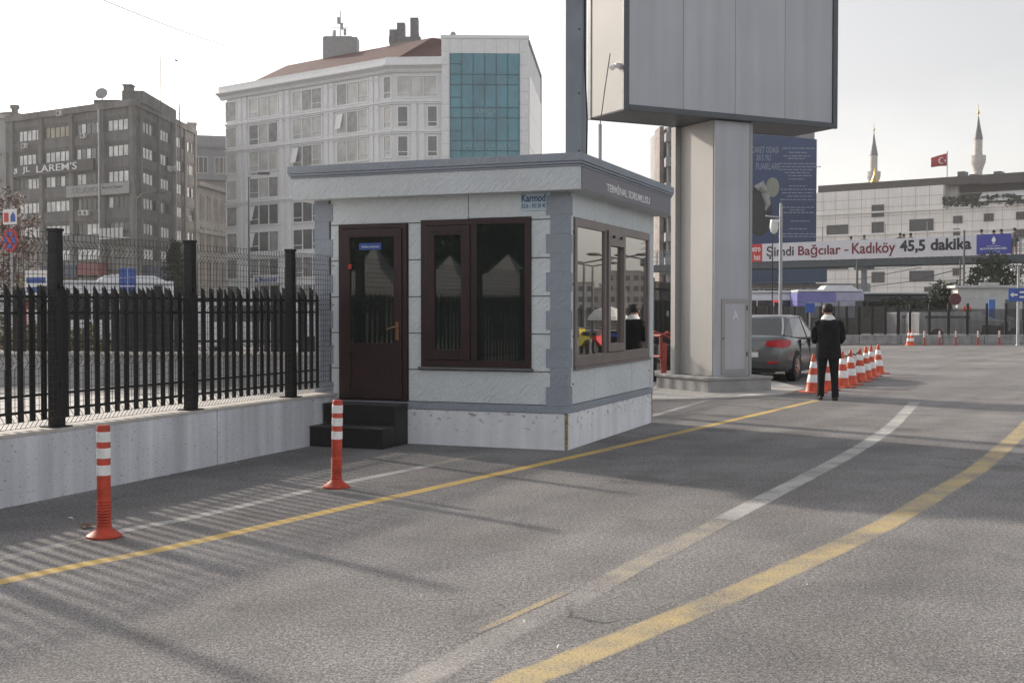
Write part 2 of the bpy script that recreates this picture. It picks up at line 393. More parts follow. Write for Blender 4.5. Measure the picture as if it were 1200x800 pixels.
# ------------------------------------------------------------------ the white-grey wall along the left and its fences
WA = math.atan2(.93266, .36075)                     # heading of the wall
WM = Matrix.Translation((-4.129, 9.699, 0)) @ Matrix.Rotation(WA, 4, 'Z')
def WP(t, y=0, z=0): return WM @ Vector((t, y, z))
sheet('road', [WP(-40, 22)[:2], WP(-40, .33)[:2], WP(19, .33)[:2], WP(19, 22)[:2]], PAVE, .012)
wall = thing('concrete_wall', 'low pale grey concrete wall under the black fence', 'wall', (-4.129, 9.699, 0), WA)
b = MB()
for x0, x1 in ((-9.0, -5.02), (-5.0, -1.02), (-1.0, 2.98), (3.0, 4.9)): b.box(x0, x1, 0, .34, -.1, .56)
b.box(4.915, 18.8, .02, .33, -.1, .56)
b.build('wall_body', CONC, wall, bevel=.012)
b = MB(); b.box(-9.0, 18.8, -.004, .345, .56, .585); b.build('coping', CAPC, wall)
BAY = 1.92
fence = thing('mesh_fence', 'black welded mesh fence with stout square posts on the low wall', 'fence', WP(0, 0, .585), WA)
for i in range(-4, 11):
    t = .81 + i * BAY
    if t > 18.5: break
    b = MB(); w0, w1 = .052, .045
    b.loft([[(t + sx * w, .14 + sy * w, z) for sx, sy in ((-1, -1), (1, -1), (1, 1), (-1, 1))] for w, z in ((w0, 0), (w1, 1.7))])
    b.box(t - w1 - .008, t + w1 + .008, .14 - w1 - .008, .14 + w1 + .008, 1.7, 1.725)
    b.box(t - .1, t + .1, .05, .24, 0, .012)
    for z in (.35, 1.2): b.box(t - .02, t + .02, .14 - w1 - .02, .14 - w1 + .006, z, z + .04)
    b.build('post', BLACK, fence, bevel=.004)
FOLD = [(0.03, 0), (.09, .045), (.15, 0), (.52, 0), (.58, .045), (.64, 0), (1.02, 0), (1.08, .045), (1.14, 0), (1.5, 0), (1.56, .05), (1.62, 0), (1.68, 0)]
def mesh_panel(t0, t1):
    b = MB(); n = int((t1 - t0) / .055)
    for k in range(n + 1):
        x = t0 + (t1 - t0) * k / n
        b.tube([(x, .085 - d, z) for z, d in FOLD], .0026, 4)
    zs = [.03, .09, .15] + [.15 + .37 * j / 6 for j in range(1, 7)] + [.58, .64] + [.64 + .38 * j / 6 for j in range(1, 7)] + [1.08, 1.14] + [1.14 + .36 * j / 6 for j in range(1, 7)] + [1.56, 1.62, 1.68]
    for z in zs:
        d = .045 if z in (.09, .58, 1.08) else (.05 if z == 1.56 else 0)
        b.tube([(t0, .082 - d, z), (t1, .082 - d, z)], .0026, 4)
    return b
for i in range(-4, 6):
    t = .81 + i * BAY
    mesh_panel(t + .05, t + BAY - .05).build('mesh_panel', WIRE, fence)
pal = thing('palisade_fence', 'black palisade of pointed flat pickets right behind the wire mesh fence', 'fence', WP(0, 0, .585), WA)
def picket_panel(t0, n, step, y=.24, z0=.06, z1=1.24, w=.031, parent=None, name='picket_panel'):
    b = MB()
    for k in range(n):
        x = t0 + k * step
        b.prism([(x - w, y, z0), (x + w, y, z0), (x + w, y, z1 - .085), (x - w, y, z1)], (0, .012, 0))
    return b.build(name, BLACK, parent)
for i in range(-4, 9):
    t = .81 + i * BAY
    picket_panel(t + .1, 14, BAY / 14, parent=pal)
    b = MB()
    for z in (.13, .27, .98, 1.12): b.box(t + .02, t + BAY - .02, .254, .275, z, z + .022)
    b.build('rail', BLACK, pal)
# black palisade gate where the wall ends, behind the booth
gate = thing('palisade_gate', 'tall black steel gate between the booth and the billboard column', 'gate', WP(18.9, .15, 0), WA)
b = MB()
for k in range(64): b.box(k * .13 - .02, k * .13 + .02, 0, .02, .1, 2.32)
b.build('bars', BLACK, gate)
b = MB()
for z in (.12, 1.25, 2.1): b.box(-.05, 8.3, .02, .06, z, z + .05)
for x in (-.05, 2.6, 5.4, 8.25): b.box(x - .05, x + .05, -.02, .09, 0, 2.4)
b.build('gate_frame', BLACK, gate)
b = MB(); b.box(0, 5.4, .062, .068, .15, 1.85); b.build('sheet_panel', mat('gate_sheet', (.02, .02, .022), .5), gate)
b = MB(); b.box(3.9, 4.05, -.03, -.001, 1.45, 1.58); b.build('lock_plate', GALV, gate)

# ------------------------------------------------------------------ the booth
BA = -.3765
BC = Vector((.626, 13.74, 0))
booth = thing('guard_booth', 'small grey prefabricated booth with maroon door and flat overhanging roof', 'booth', BC, BA)
W, D = 3.275, 3.73
b = MB(); b.box(-W, 0, 0, D, -.1, .42); b.build('plinth', PLINTH, booth, bevel=.015)
b = MB(); b.box(-.025, .004, -.004, .02, 0, .42); b.box(-.01, .0045, .0205, .03, 0, .42); b.build('rusty_corner_strip', RUSTC, booth)
b = MB(); b.box(-.03, .004, D - .03, D + .004, 0, .42); b.build('rusty_corner_strip', RUSTC, booth)
b = MB(); b.box(-W - .012, .012, -.012, D + .012, .42, .505); b.build('base_band', QUOIN, booth, bevel=.006)
# core wall with openings left open behind the door and window
b = MB(); b.box(-W + .01, -.012, .012, D - .012, .505, 2.96); b.build('wall', GROOVE, booth)
b = MB(); e = .006
rows = [.515, .892, 1.325, 1.76, 2.2, 2.638]
for z0, z1 in zip(rows[1:], rows[2:]):
    for x0, x1 in ((-3.06, -2.945), (-2.0, -1.832), (-.43, -.19)): b.box(x0, x1, -.008, .02, z0 + e, z1 - e)
b.box(-3.06, -2.945, -.008, .02, rows[0], rows[1] - e)
b.box(-2.0, -.19, -.008, .02, rows[0], rows[1] - e)
b.box(-3.06, -1.226, -.008, .02, 2.638 + e, 2.955); b.box(-1.216, -.19, -.008, .02, 2.675, 2.955); b.box(-.43, -.19, -.0081, .02, 2.638 + e, 2.6749)
for y0, y1 in ((.1, .993), (1.005, 2.655), (2.667, D - .1)):
    b.box(-.02, .008, y0, y1, .515, .93); b.box(-.02, .008, y0, y1, 2.675, 2.955)
b.box(-.02, .008, .1, .2, .93, 2.675); b.box(-.02, .008, 3.5, D - .1, .93, 2.675)
b.build('wall_panel', STUC, booth, bevel=.003)
# quoined corners
def quoin(side):
    b = MB(); z = .505; k = 0
    while z < 2.95:
        z1 = min(z + .218, 2.955); w = .2 if k % 2 else .252
        if side == 'r': b.box(-w, .016, -.016, .03, z, z1); b.box(-.02, .0161, .0301, .1 + (.05 if k % 2 == 0 else 0), z, z1)
        elif side == 'l': b.box(-W - .016, -W + w - .01, -.016, .03, z, z1); b.box(-W - .0161, -W + .02, .0301, .14, z, z1)
        else: b.box(-.02, .0161, D - .13 - (.04 if k % 2 == 0 else 0), D + .016, z, z1)
        z = z1; k += 1
    return b.build('corner_quoin', QUOIN if side != 'b' else STUCF, booth, bevel=.005)
for s_ in 'rlb': quoin(s_)
# roof
o = .214
b = MB(); b.box(-W - o, o, -o, D + o, 2.943, 3.205); b.build('fascia', STUCF, booth, bevel=.008)
b = MB(); b.box(-W - o - .012, o + .012, -o - .012, D + o + .012, 3.205, 3.226); b.box(-W - o - .03, o + .03, -o - .03, D + o + .03, 3.232, 3.255)
b.box(-W - o - .008, o + .008, -o - .008, D + o + .008, 3.2259, 3.2321); b.box(-W - .252, .252, -.252, D + .252, 3.262, 3.35); b.box(-W - o - .02, o + .02, -o - .02, D + o + .02, 3.2549, 3.2621)
b.build('roof', QUOIN, booth, bevel=.006)
sp = MB(); sp.box(o, o + .012, -.14, D + .13, 2.95, 3.2); sgn = sp.build('fascia_sign', mat('sign_lilac_grey', (.2, .195, .22), .6, var=.06), booth, bevel=.003)
text('lettering', 'TERMİNAL SORUMLUSU', LETW, sgn, TR(o + .0125, .78, 3.01, R(90)), 1.95, .125, .004, .012)
# front door
F = [(-2.944, -2.02, .505, 2.645)]
x0, x1, z0, z1 = F[0]
door = MB()
for q in ((x0, x0 + .055, z0, z1), (x1 - .055, x1, z0, z1), (x0 + .055, x1 - .055, z1 - .055, z1)): door.box(q[0], q[1], -.03, .02, q[2], q[3])
door.box(x0 + .055, x1 - .055, -.022, .018, z0, z0 + .02)
do = door.build('door', MAROON, booth, bevel=.004)
lf = MB(); a0, a1, c0, c1 = x0 + .06, x1 - .06, z0 + .024, z1 - .06
for q in ((a0, a0 + .1, c0, c1), (a1 - .1, a1, c0, c1), (a0 + .1, a1 - .1, c1 - .1, c1), (a0 + .1, a1 - .1, c0, c0 + .12), (a0 + .1, a1 - .1, 1.1, 1.2)): lf.box(q[0], q[1], -.045, .012, q[2], q[3])
lf.box(a0 + .1, a1 - .1, -.028, .01, c0 + .12, 1.1)
for k in range(6):
    xx = a0 + .13 + k * (a1 - a0 - .26) / 6; lf.box(xx, xx + .085, -.031, -.027, c0 + .15, 1.07)
lf.build('leaf', MAROON, do, bevel=.004)
g = MB(); g.box(a0 + .1, a1 - .1, -.02, .0, 1.2, c1 - .1); g.build('pane', GLASSD, do)
g = MB(); g.box(a1 - .075, a1 - .035, -.05, -.0451, 1.24, 1.46); g.tube([(a1 - .055, -.045, 1.4), (a1 - .055, -.095, 1.4), (a1 - .075, -.1, 1.4), (a1 - .17, -.1, 1.37)], .01, 8)
g.build('handle', mat('bronze', (.35, .2, .12), .3, .9), do, smooth=True)
g = MB(); g.box(-2.66, -2.36, -.026, -.0201, 2.33, 2.41); sg = g.build('door_label', SIGNBLUE, do)
text('lettering', 'TERMİNAL SORUMLUSU', LETW, sg, TR(-2.63, -.0265, 2.355), .24, .028, .002)
g = MB(); g.box(-2.8, -2.755, -.05, -.0455, 2.1, 2.16); g.build('red_sticker', RED, do)
# front window, opening sash on the left and fixed pane on the right
x0, x1, z0, z1 = -1.83, -.435, .93, 2.668
w = MB()
for q in ((x0, x0 + .07, z0, z1), (x1 - .07, x1, z0, z1), (x0 + .07, x1 - .07, z1 - .07, z1), (x0 + .07, x1 - .07, z0, z0 + .08), (-1.185, -1.11, z0 + .08, z1 - .07)): w.box(q[0], q[1], -.03, .02, q[2], q[3])
wo = w.build('window', MAROON, booth, bevel=.004)
w = MB(); a0, a1, c0, c1 = x0 + .075, -1.19, z0 + .085, z1 - .075
for q in ((a0, a0 + .11, c0, c1), (a1 - .11, a1, c0, c1), (a0 + .11, a1 - .11, c1 - .11, c1), (a0 + .11, a1 - .11, c0, c0 + .12)): w.box(q[0], q[1], -.048, .012, q[2], q[3])
w.build('sash', MAROON, wo, bevel=.005)
w = MB(); w.box(a0 + .11, a1 - .11, -.02, 0, c0 + .12, c1 - .11); w.build('pane', GLASSD, wo)
w = MB(); w.box(-1.11, x1 - .07, -.02, 0, z0 + .08, z1 - .07); w.build('pane', GLASSD, wo)
w = MB()
for xx in (-1.68, -1.36): w.box(xx, xx + .09, -.055, -.0481, c1 - .085, c1 - .06)
w.build('drain_cap', BLACK, wo)
w = MB(); w.box(x0 - .03, x1 + .03, -.06, .015, z0 - .03, z0 - .002); w.build('sill', GROOVE, wo, bevel=.005)
# side window: two fixed mirror panes and a sash between
y0, y1, z0, z1 = .215, 3.48, .94, 2.668
def sbox(m, q, xa, xb): m.box(xa, xb, q[0], q[1], q[2], q[3])
w = MB(); fr = .075
for q in ((y0, y0 + fr, z0, z1), (y1 - fr, y1, z0, z1), (y0 + fr, y1 - fr, z1 - .1, z1), (y0 + fr, y1 - fr, z0, z0 + .13), (1.36, 1.45, z0 + .13, z1 - .1), (2.2, 2.28, z0 + .13, z1 - .1)): sbox(w, q, -.02, .03)
wo = w.build('window', BROWNAL, booth, bevel=.004)
w = MB()
for q in ((1.455, 1.53, z0 + .14, z1 - .07), (2.12, 2.195, z0 + .14, z1 - .07), (1.53, 2.12, z1 - .26, z1 - .07), (1.53, 2.12, z0 + .14, z0 + .24)): sbox(w, q, -.01, .055)
w.build('sash', BROWNAL, wo, bevel=.004)
for q in ((y0 + fr, 1.36, z0 + .13, z1 - .1), (1.53, 2.12, z0 + .24, z1 - .26), (2.28, y1 - fr, z0 + .13, z1 - .1)):
    w = MB(); sbox(w, q, -.01, .008); w.build('pane', MIRROR, wo)
w = MB()
for y in (1.62, 1.95): w.box(.0551, .075, y, y + .05, z1 - .16, z1 - .13)
w.build('drain_cap', BLACK, wo)
w = MB(); w.box(-.015, .05, y0 - .03, y1 + .03, z0 - .03, z0 - .002); w.build('sill', BROWNAL, wo, bevel=.004)
w = MB()
for z in (.75, 1.3, 1.9, 2.5):
    for y in (.185, 3.53): w.tube([(.008, y, z), (.014, y, z)], .012, 8)
w.build('screw_caps', BLACK, booth)
# maker's plate near the right corner
g = MB(); g.box(-.557, -.243, -.02, -.0085, 2.737, 2.94); kp = g.build('maker_plate', mat('plate_pale_blue', (.5, .6, .66), .5, var=.05), booth)
tb = mat('plate_blue_ink', (.02, .09, .22), .5, var=0)
text('lettering', 'Karmod', tb, kp, TR(-.545, -.0205, 2.84), .29, .088, .003, .02)
text('lettering', '0216 - 392 20 40', tb, kp, TR(-.545, -.0205, 2.77), .29, .05, .003)
# black metal steps in front of the door
BM = Matrix.Translation(BC) @ Matrix.Rotation(BA, 4, 'Z')
st = thing('entrance_steps', 'two black metal steps in front of the maroon booth door', 'steps', BM @ Vector((-2.5, -.35, 0)), BA)
CHK = mat('black_chequer_steel', (.014, .014, .015), .45, .2, var=.3, scale=12, bump=.5, bscale=110)
b = MB(); b.box(-.47, .49, -.33, -.002, -.02, .225); b.build('lower_step', CHK, st, bevel=.008)
b = MB(); b.box(-.47, .49, .0, .335, -.02, .47); b.build('upper_step', CHK, st, bevel=.008)
b = MB(); b.box(-.475, .495, -.34, -.001, .2251, .238); b.box(-.475, .495, -.012, .335, .4701, .485); b.build('tread', mat('tread_grey', (.05, .05, .05), .6, var=.3, scale=20), st)
# thin aerial mast on the booth roof
ant = thing('roof_aerial', 'thin aerial rod on a short pipe rising from the booth roof', 'aerial', BM @ Vector((.06, 1.05, 3.35)), 0)
b = MB(); b.tube([(0, 0, -.005), (0, 0, .5)], .022, 8); b.box(-.07, .07, -.07, .07, 0, .01); b.build('pipe', GALV, ant)
b = MB(); b.tube([(0, 0, .5), (.06, 0, .95), (.12, 0, 1.35)], .007, 6); b.build('rod', ALUD, ant)

# ------------------------------------------------------------------ tall steel column behind the booth, billboard
pole = thing('steel_column', 'tall blue-grey square steel column rising behind the booth', 'column', at(675, 180, 19.2).xy.to_3d(), R(-24))
b = MB(); b.box(-.135, .135, -.12, .12, .02, 11.5); b.build('shaft', STEELB, pole, bevel=.01)
b = MB(); b.box(-.28, .28, -.28, .28, 0, .02); b.build('base_plate', STEELB, pole)
b = MB()
for z in (4.1, 5.0, 6.0, 7.0): b.tube([(.1, -.12, z), (.1, -.135, z)], .014, 6)
b.build('bolts', BLACK, pole)
b = MB(); b.tube([(.15, 0, .05), (.16, 0, 3.0), (.2, -.03, 4.6), (.15, 0, 5.4), (.15, 0, 8)], .012, 6); b.build('cable', BLACK, pole)
BU = math.atan2(.455, .89)
bb = thing('billboard', 'big blank grey billboard box on a single square column', 'billboard', (2.055, 22.2, 0), BU)
W2, T2, Z0, Z1 = 5.05, 1.28, 5.26, 9.4
b = MB(); b.box(.0, W2, .04, T2, Z0 + .02, Z1); b.build('box_body', ALUL, bb, bevel=.01)
b = MB()
for q in ((-.02, .1, Z0, Z1), (W2 - .1, W2 + .02, Z0, Z1), (.1, W2 - .1, Z0, Z0 + .11), (.1, W2 - .1, Z1 - .11, Z1)): b.box(q[0], q[1], -.02, .05, q[2], q[3])
b.build('front_trim', ALUD, bb, bevel=.01)
b = MB()
for k in range(4):
    u0 = .1 + k * (W2 - .2) / 4; b.box(u0 + .004, u0 + (W2 - .2) / 4 - .004, .012, .039, Z0 + .11, Z1 - .11)
b.build('face_panel', ALU, bb, bevel=.003)
b = MB(); b.box(-.015, .02, T2 - .1, T2 + .02, Z0, Z1); b.box(.02, W2, T2 - .05, T2 + .02, Z0, Z0 + .05); b.build('rear_trim', ALUD, bb)
b = MB(); b.box(.02, W2 - .02, .06, T2 - .06, Z0 + .005, Z0 + .0195); b.build('underside', ALUD, bb)
b = MB(); b.box(-.1, 0, .12, .22, 6.05, 6.13); b.tube([(-.1, .17, 6.09), (-.18, .15, 6.03)], [.03, .055], 8); b.build('floodlight', WHITE, bb)
b = MB(); cu0, cu1, cv0, cv1 = 2.15, 3.03, .14, 1.4
b.box(cu0, cu1, cv0, cv1, .315, Z0 - .001); b.build('column', ALU, bb, bevel=.012)
b = MB(); b.box(cu0 - .13, cu0 - .001, cv1 - .13, cv1 + .03, .315, Z0 - .002); b.build('corner_fin', ALUL, bb, bevel=.008)
b = MB(); b.box(cu0 - .012, cu0 - .0005, cv0 + .05, cv1 - .14, .33, Z0 - .003); b.build('side_cladding', ALUL, bb)
b = MB(); b.box(cu1 - .05, cu1 + .012, cv0 - .012, cv0 + .04, .315, Z0 - .002); b.build('edge_trim', ALUL, bb)
b = MB(); b.box(cu0 + .16, cu1 - .1, cv0 - .02, cv0 - .0005, .36, 1.82); hd = b.build('access_door', ALUL, bb, bevel=.008)
b = MB(); b.box(cu0 + .23, cu1 - .17, cv0 - .026, cv0 - .0201, .45, 1.72); b.build('door_panel', ALU, hd, bevel=.004)
b = MB()
for z in (.7, 1.6): b.tube([(cu1 - .11, cv0 - .025, z), (cu1 - .11, cv0 - .025, z + .09)], .013, 6)
b.tube([(cu0 + .2, cv0 - .02, 1.05), (cu0 + .2, cv0 - .032, 1.05)], .018, 8); b.build('hinge', ALUD, hd)
text('lettering', 'A', LETW, hd, TR(cu0 + .42, cv0 - .0265, 1.42), .13, .17, .004)
b = MB(); b.box(cu0 - .32, cu1 + .3, cv0 - .26, cv1 + .25, .0, .26); b.box(cu0 - .35, cu1 + .33, cv0 - .29, cv1 + .28, .26, .315); b.build('plinth', mat('plinth_stone', (.33, .33, .32), .8, var=.15), bb, bevel=.012)

# ------------------------------------------------------------------ flexible orange posts
def flex_post():
    r = thing('flexible_post', '', 'post')
    b = MB(); prof = [(.122, 0), (.122, .012), (.092, .032), (.06, .055), (.05, .075)]
    for k in range(9): z = .085 + k * .021; prof += [(.053, z), (.046, z + .012)]
    prof += [(.047, .29), (.047, .775), (.038, .788), (.01, .79)]
    b.lathe(prof, 24); b.build('post_body', REDPL, r, smooth=True)
    for z in (.435, .555, .67):
        b = MB(); b.lathe([(.0478, z), (.0495, z + .002), (.0495, z + .07), (.0478, z + .072)], 24); b.build('reflective_band', REFL, r, smooth=True)
    return r
fp = flex_post(); fp.location = (-2.88, 8.49, 0.004)
tag(fp, 'orange flexible post with three white bands standing nearest the low concrete wall', group='orange flexible posts on the white line')
f2 = copy_tree(fp); f2.location = (-1.588, 10.87, .004); f2.rotation_euler = (.015, .012, 1); f2['label'] = 'orange flexible post with three white bands in front of the black booth steps'

# ------------------------------------------------------------------ traffic cones with a bar between
def cone():
    r = thing('traffic_cone', '', 'cone')
    b = MB(); b.box(-.2, .2, -.2, .2, 0, .03); b.build('base', ORANGE, r, bevel=.01)
    rad = lambda z: .155 - (.155 - .028) * (z - .03) / .7
    b = MB(); zs = [.03, .05, .2, .36, .55, .66, .73, .75]
    b.lathe([(.165, .0301), (rad(.05), .05), (rad(.2), .2), (rad(.36), .36), (rad(.55), .55), (rad(.66), .66), (rad(.73), .73), (.02, .745)], 24); b.build('cone_body', ORANGE, r, smooth=True)
    for a, c in ((.2, .35), (.48, .6)):
        b = MB(); b.lathe([(rad(a) + .001, a), (rad(a) + .004, a + .003), (rad(c) + .004, c - .003), (rad(c) + .001, c)], 24); b.build('reflective_band', REFL, r, smooth=True)
    return r
cp = [(5.86, 23.45), (6.3, 24.15), (6.86, 25.05), (7.28, 25.95), (7.83, 27.15), (8.3, 28.3), (8.7, 29.25), (9.24, 30.45)]
cl = ['orange cone left of the man in black, nearest of the row', 'orange cone mostly hidden behind the legs of the man in black', 'orange cone partly hidden behind the right side of the man in black',
      'first fully visible orange cone right of the man in black', 'second fully visible orange cone right of the man in black', 'third fully visible orange cone right of the man in black', 'orange cone last but one at the far right end of the row', 'farthest orange cone at the right end of the row']
c0 = cone()
for i, (x, y) in enumerate(cp):
    c = c0 if i == 0 else copy_tree(c0)
    c.location = (x, y, 0); c.rotation_euler.z = .43 + rnd.uniform(-.3, .3); tag(c, cl[i], group='orange cones beside the car')
for i in (2, 3):
    b = MB(); p, q = Vector((*cp[i], .68)), Vector((*cp[i + 1], .68)); m_ = (p + q) / 2 - Vector((0, 0, .06)); b.tube([p, m_, q], .014, 6)
    tag(b.build('barrier_chain', RUBBER), 'dark chain hanging between the cones right beside the man' if i == 2 else 'dark chain hanging between the first and second fully visible cones', 'chain')

# ------------------------------------------------------------------ the grey saloon car
CARP = mat('car_paint_grey', (.16, .17, .175), .2, .5, var=.03)
CARG = mat('car_glass', (.02, .024, .026), .03, var=0, spec=.8)
LAMPR = mat('tail_lamp_red', (.42, .012, .02), .15, var=.1)
CHR = mat('chrome', (.6, .6, .6), .15, 1, var=0)
car = thing('parked_car', 'grey saloon car parked behind the billboard column with tail lamps towards us', 'car', (6.27, 28.9, 0), R(-27))
b = MB(); rings = []
for y, zb, zt, w in ((-2.31, .42, .86, .72), (-2.27, .32, .93, .79), (-2.2, .27, 1.0, .83), (-2.0, .23, 1.03, .868), (-1.3, .2, 1.0, .885), (-.5, .19, .965, .89), (.6, .19, .94, .89), (1.25, .2, .91, .88), (1.85, .23, .81, .85), (2.15, .28, .72, .77), (2.3, .36, .6, .62)):
    half = [(w * .88, zb), (w * .985, zb + .1), (w, zb + (zt - zb) * .45), (w * .985, zb + (zt - zb) * .68), (w * .95, zt - .07), (w * .88, zt - .012), (w * .5, zt + .012)]
    rings.append([(x, y, z) for x, z in half] + [(-x, y, z) for x, z in half[::-1]])
b.loft(rings); body = b.build('body', CARP, car, smooth=True, bevel=.01)
lo = [(.68, -1.78, 1.02), (.775, -1.35, .99), (.8, -.4, .955), (.79, .6, .93), (.72, 1.18, .92)]
hi = [(.5, -1.08, 1.405), (.56, -.85, 1.43), (.6, -.3, 1.45), (.58, .25, 1.43), (.53, .5, 1.385)]
sym = lambda a: a + [(-x, y, z) for x, y, z in a[::-1]]
b = MB(); b.loft([sym(lo), sym(hi)]); b.build('window', CARG, car)
b = MB()
up = [(x * .93, y * .97, z + .03) for x, y, z in hi]
b.loft([sym([(x * 1.012, y * 1.01, z - .015) for x, y, z in hi]), sym(hi), sym(up), sym([(x * .5, y * .8, 1.492) for x, y, z in hi])]); b.build('roof', CARP, car, smooth=True)
for s_ in (1, -1):
    f_ = lambda p: Vector((p[0] * s_, p[1], p[2]))
    for i, wd in ((0, .045), (4, .02)):
        b = MB(); b.tube([f_(lo[i]), (f_(lo[i]) + f_(hi[i])) / 2 + Vector((.015 * s_, 0, .01)), f_(hi[i])], wd, 6); b.build('pillar', CARP, car, smooth=True)
    b = MB(); b.prism([f_(lo[0]), f_(lo[1]), f_(hi[1]), f_(hi[0])], (s_ * .02, -.01, .012)); b.build('pillar', CARP, car)
    b = MB(); b.tube([Vector((.81 * s_, -.12, .95)), Vector((.605 * s_, -.12, 1.44))], .025, 6); b.build('pillar', RUBBER, car, smooth=True)
b = MB()
for s_ in (1, -1):
    b.tube([(.77 * s_, -1.35, 1.0), (.81 * s_, -.4, .962), (.8 * s_, .6, .938), (.73 * s_, 1.15, .93)], .012, 6)
    b.tube([(.56 * s_, -1.0, 1.42), (.615 * s_, -.3, 1.452), (.6 * s_, .25, 1.432)], .009, 6)
b.build('window_trim', CHR, car)
for s_ in (1, -1):
    b = MB(); b.loft([[(s_ * x, y, z) for x, y, z in r_] for r_ in ([(.44, -2.335, .81), (.44, -2.31, .92), (.44, -2.15, .92), (.44, -2.15, .81)], [(.64, -2.33, .79), (.64, -2.3, .945), (.64, -2.1, .945), (.64, -2.1, .79)], [(.8, -2.275, .77), (.79, -2.26, .955), (.7, -2.05, .955), (.7, -2.05, .77)], [(.885, -2.12, .79), (.875, -2.12, .945), (.75, -2.0, .945), (.75, -2.0, .79)], [(.905, -1.95, .84), (.895, -1.95, .93), (.8, -1.93, .93), (.8, -1.93, .84)])])
    b.build('tail_lamp', LAMPR, car, smooth=True)
    b = MB(); b.box(min(s_ * .46, s_ * .7), max(s_ * .46, s_ * .7), -2.345, -2.26, .42, .475); b.build('fog_reflector', LAMPR, car, bevel=.008)
    b = MB(); b.ell((s_ * .97, .72, 1.0), (.1, .06, .075)); b.tube([(s_ * .84, .74, .95), (s_ * .95, .73, .98)], .025, 6); b.build('wing_mirror', CARP, car, smooth=True)
    for y in (-.95, .12):
        b = MB(); b.tube([(s_ * .885, y, .82), (s_ * .915, y + .03, .825), (s_ * .915, y + .17, .825), (s_ * .885, y + .2, .82)], .013, 6); b.build('door_handle', CARP, car)
    for y in (-1.3, 1.36):
        b = MB(); b.T = Matrix.Translation((s_ * .78, y, .318)) @ Matrix.Rotation(R(90), 4, 'Y')
        b.lathe([(.2, -.1), (.3, -.105), (.318, -.07), (.318, .07), (.3, .105), (.215, .105)], 28); wh = b.build('wheel', RUBBER, car, smooth=True)
        b = MB(); b.T = Matrix.Translation((s_ * .78, y, .318)) @ Matrix.Rotation(R(90) * s_, 4, 'Y')
        b.lathe([(.215, .08), (.215, .11), (.2, .112), (.195, .085)], 28)
        for k in range(10):
            a = k * math.pi / 5; b.tube([(.03 * math.cos(a), .03 * math.sin(a), .1), (.2 * math.cos(a), .2 * math.sin(a), .105)], .018, 4)
        b.lathe([(.05, .09), (.05, .118), (.02, .12)], 12); b.build('rim', CHR, wh)
        b = MB(); b.T = Matrix.Translation((s_ * .78, y, .33)) @ Matrix.Rotation(R(90) * s_, 4, 'Y')
        b.lathe([(.36, .02), (.36, .112), (.35, .113), (.12, .08)], 28); b.build('wheel_well_shade', RUBBER, car)  # black disc standing in for the shade of an open wheel well
b = MB(); b.box(-.26, .26, -2.33, -2.29, .56, .67); pl_ = b.build('number_plate', WHITE, car)
b = MB(); b.box(-.6, .6, -2.29, -2.1, .21, .34); b.build('rear_valance', RUBBER, car, bevel=.01)
b = MB()
for s_ in (1, -1):
    for y in (-.98, -.1, .95): b.box(min(s_ * .8, s_ * .8905), max(s_ * .8, s_ * .8905), y, y + .008, .26, .93)
b.build('door_gap', RUBBER, car)
SIDEG = mat('car_side_glass', (.2, .21, .21), .06, .2, var=.1, spec=.8)  # lighter than the other glass: sky reflection put into the colour
for s_ in (1, -1):
    for q in ([(.768, -1.38, 1.005), (.806, -.17, .97), (.628, -.17, 1.425), (.565, -.9, 1.405)], [(.81, -.07, .965), (.8, .58, .955), (.755, .98, .95), (.595, .3, 1.4), (.628, -.07, 1.425)]):
        b = MB(); b.prism([(s_ * x, y, z) for x, y, z in q], (s_ * .006, 0, .004)); b.build('side_window', SIDEG, car)
b = MB(); b.box(-.72, .72, -2.325, -2.24, .3, .5); b.build('lower_bumper', mat('bumper_dark_reflection', (.05, .055, .06), .35, var=.1), car, bevel=.03)  # dark reflection low on the tail, put into this part's colour

# ------------------------------------------------------------------ people
SKIN = mat('skin', (.42, .24, .17), .55, var=.08)
SUIT = mat('black_suit_cloth', (.014, .014, .017), .85, var=.3, scale=9, spec=.2)
HAIR = mat('dark_hair', (.018, .013, .01), .6, var=.3, scale=30)
def skin_body(name, joints, bones, m, parent, sub=2):
    """joints: {name: (x, y, z, radius)}; one continuous skinned surface rooted at the pelvis"""
    keys = list(joints); me = bpy.data.meshes.new(name)
    me.from_pydata([joints[k][:3] for k in keys], [(keys.index(a), keys.index(c)) for a, c in bones], [])
    o = bpy.data.objects.new(name, me); COL.objects.link(o); o.parent = parent
    bm = bmesh.new(); bm.from_mesh(me); lay = bm.verts.layers.skin.verify(); bm.verts.ensure_lookup_table()
    for i, k in enumerate(keys):
        r_ = joints[k][3]; bm.verts[i][lay].radius = r_ if isinstance(r_, tuple) else (r_, r_); bm.verts[i][lay].use_root = (k == 'pelvis')
    bm.to_mesh(me); bm.free(); me.materials.append(m)
    o.modifiers.new('skin', 'SKIN').use_smooth_shade = True
    s = o.modifiers.new('subdivision', 'SUBSURF'); s.levels = sub; s.render_levels = sub
    return o
def oval(cx, cy, z, rx, ry, n=16): return [(cx + rx * math.cos(2 * math.pi * k / n), cy + ry * math.sin(2 * math.pi * k / n), z) for k in range(n)]
man = thing('person', 'man in black coat and white collar seen from behind looking down beside the cones', 'person', (5.62, 21.45, 0), R(-9))
J = {'pelvis': (0, 0, .92, .13), 'waist': (0, .01, 1.05, .12), 'chest': (0, .0, 1.25, (.15, .12)), 'neckb': (0, .03, 1.42, .075), 'neck': (0, .06, 1.49, .055), 'head0': (0, .1, 1.565, .085), 'head1': (0, .1, 1.63, .08)}
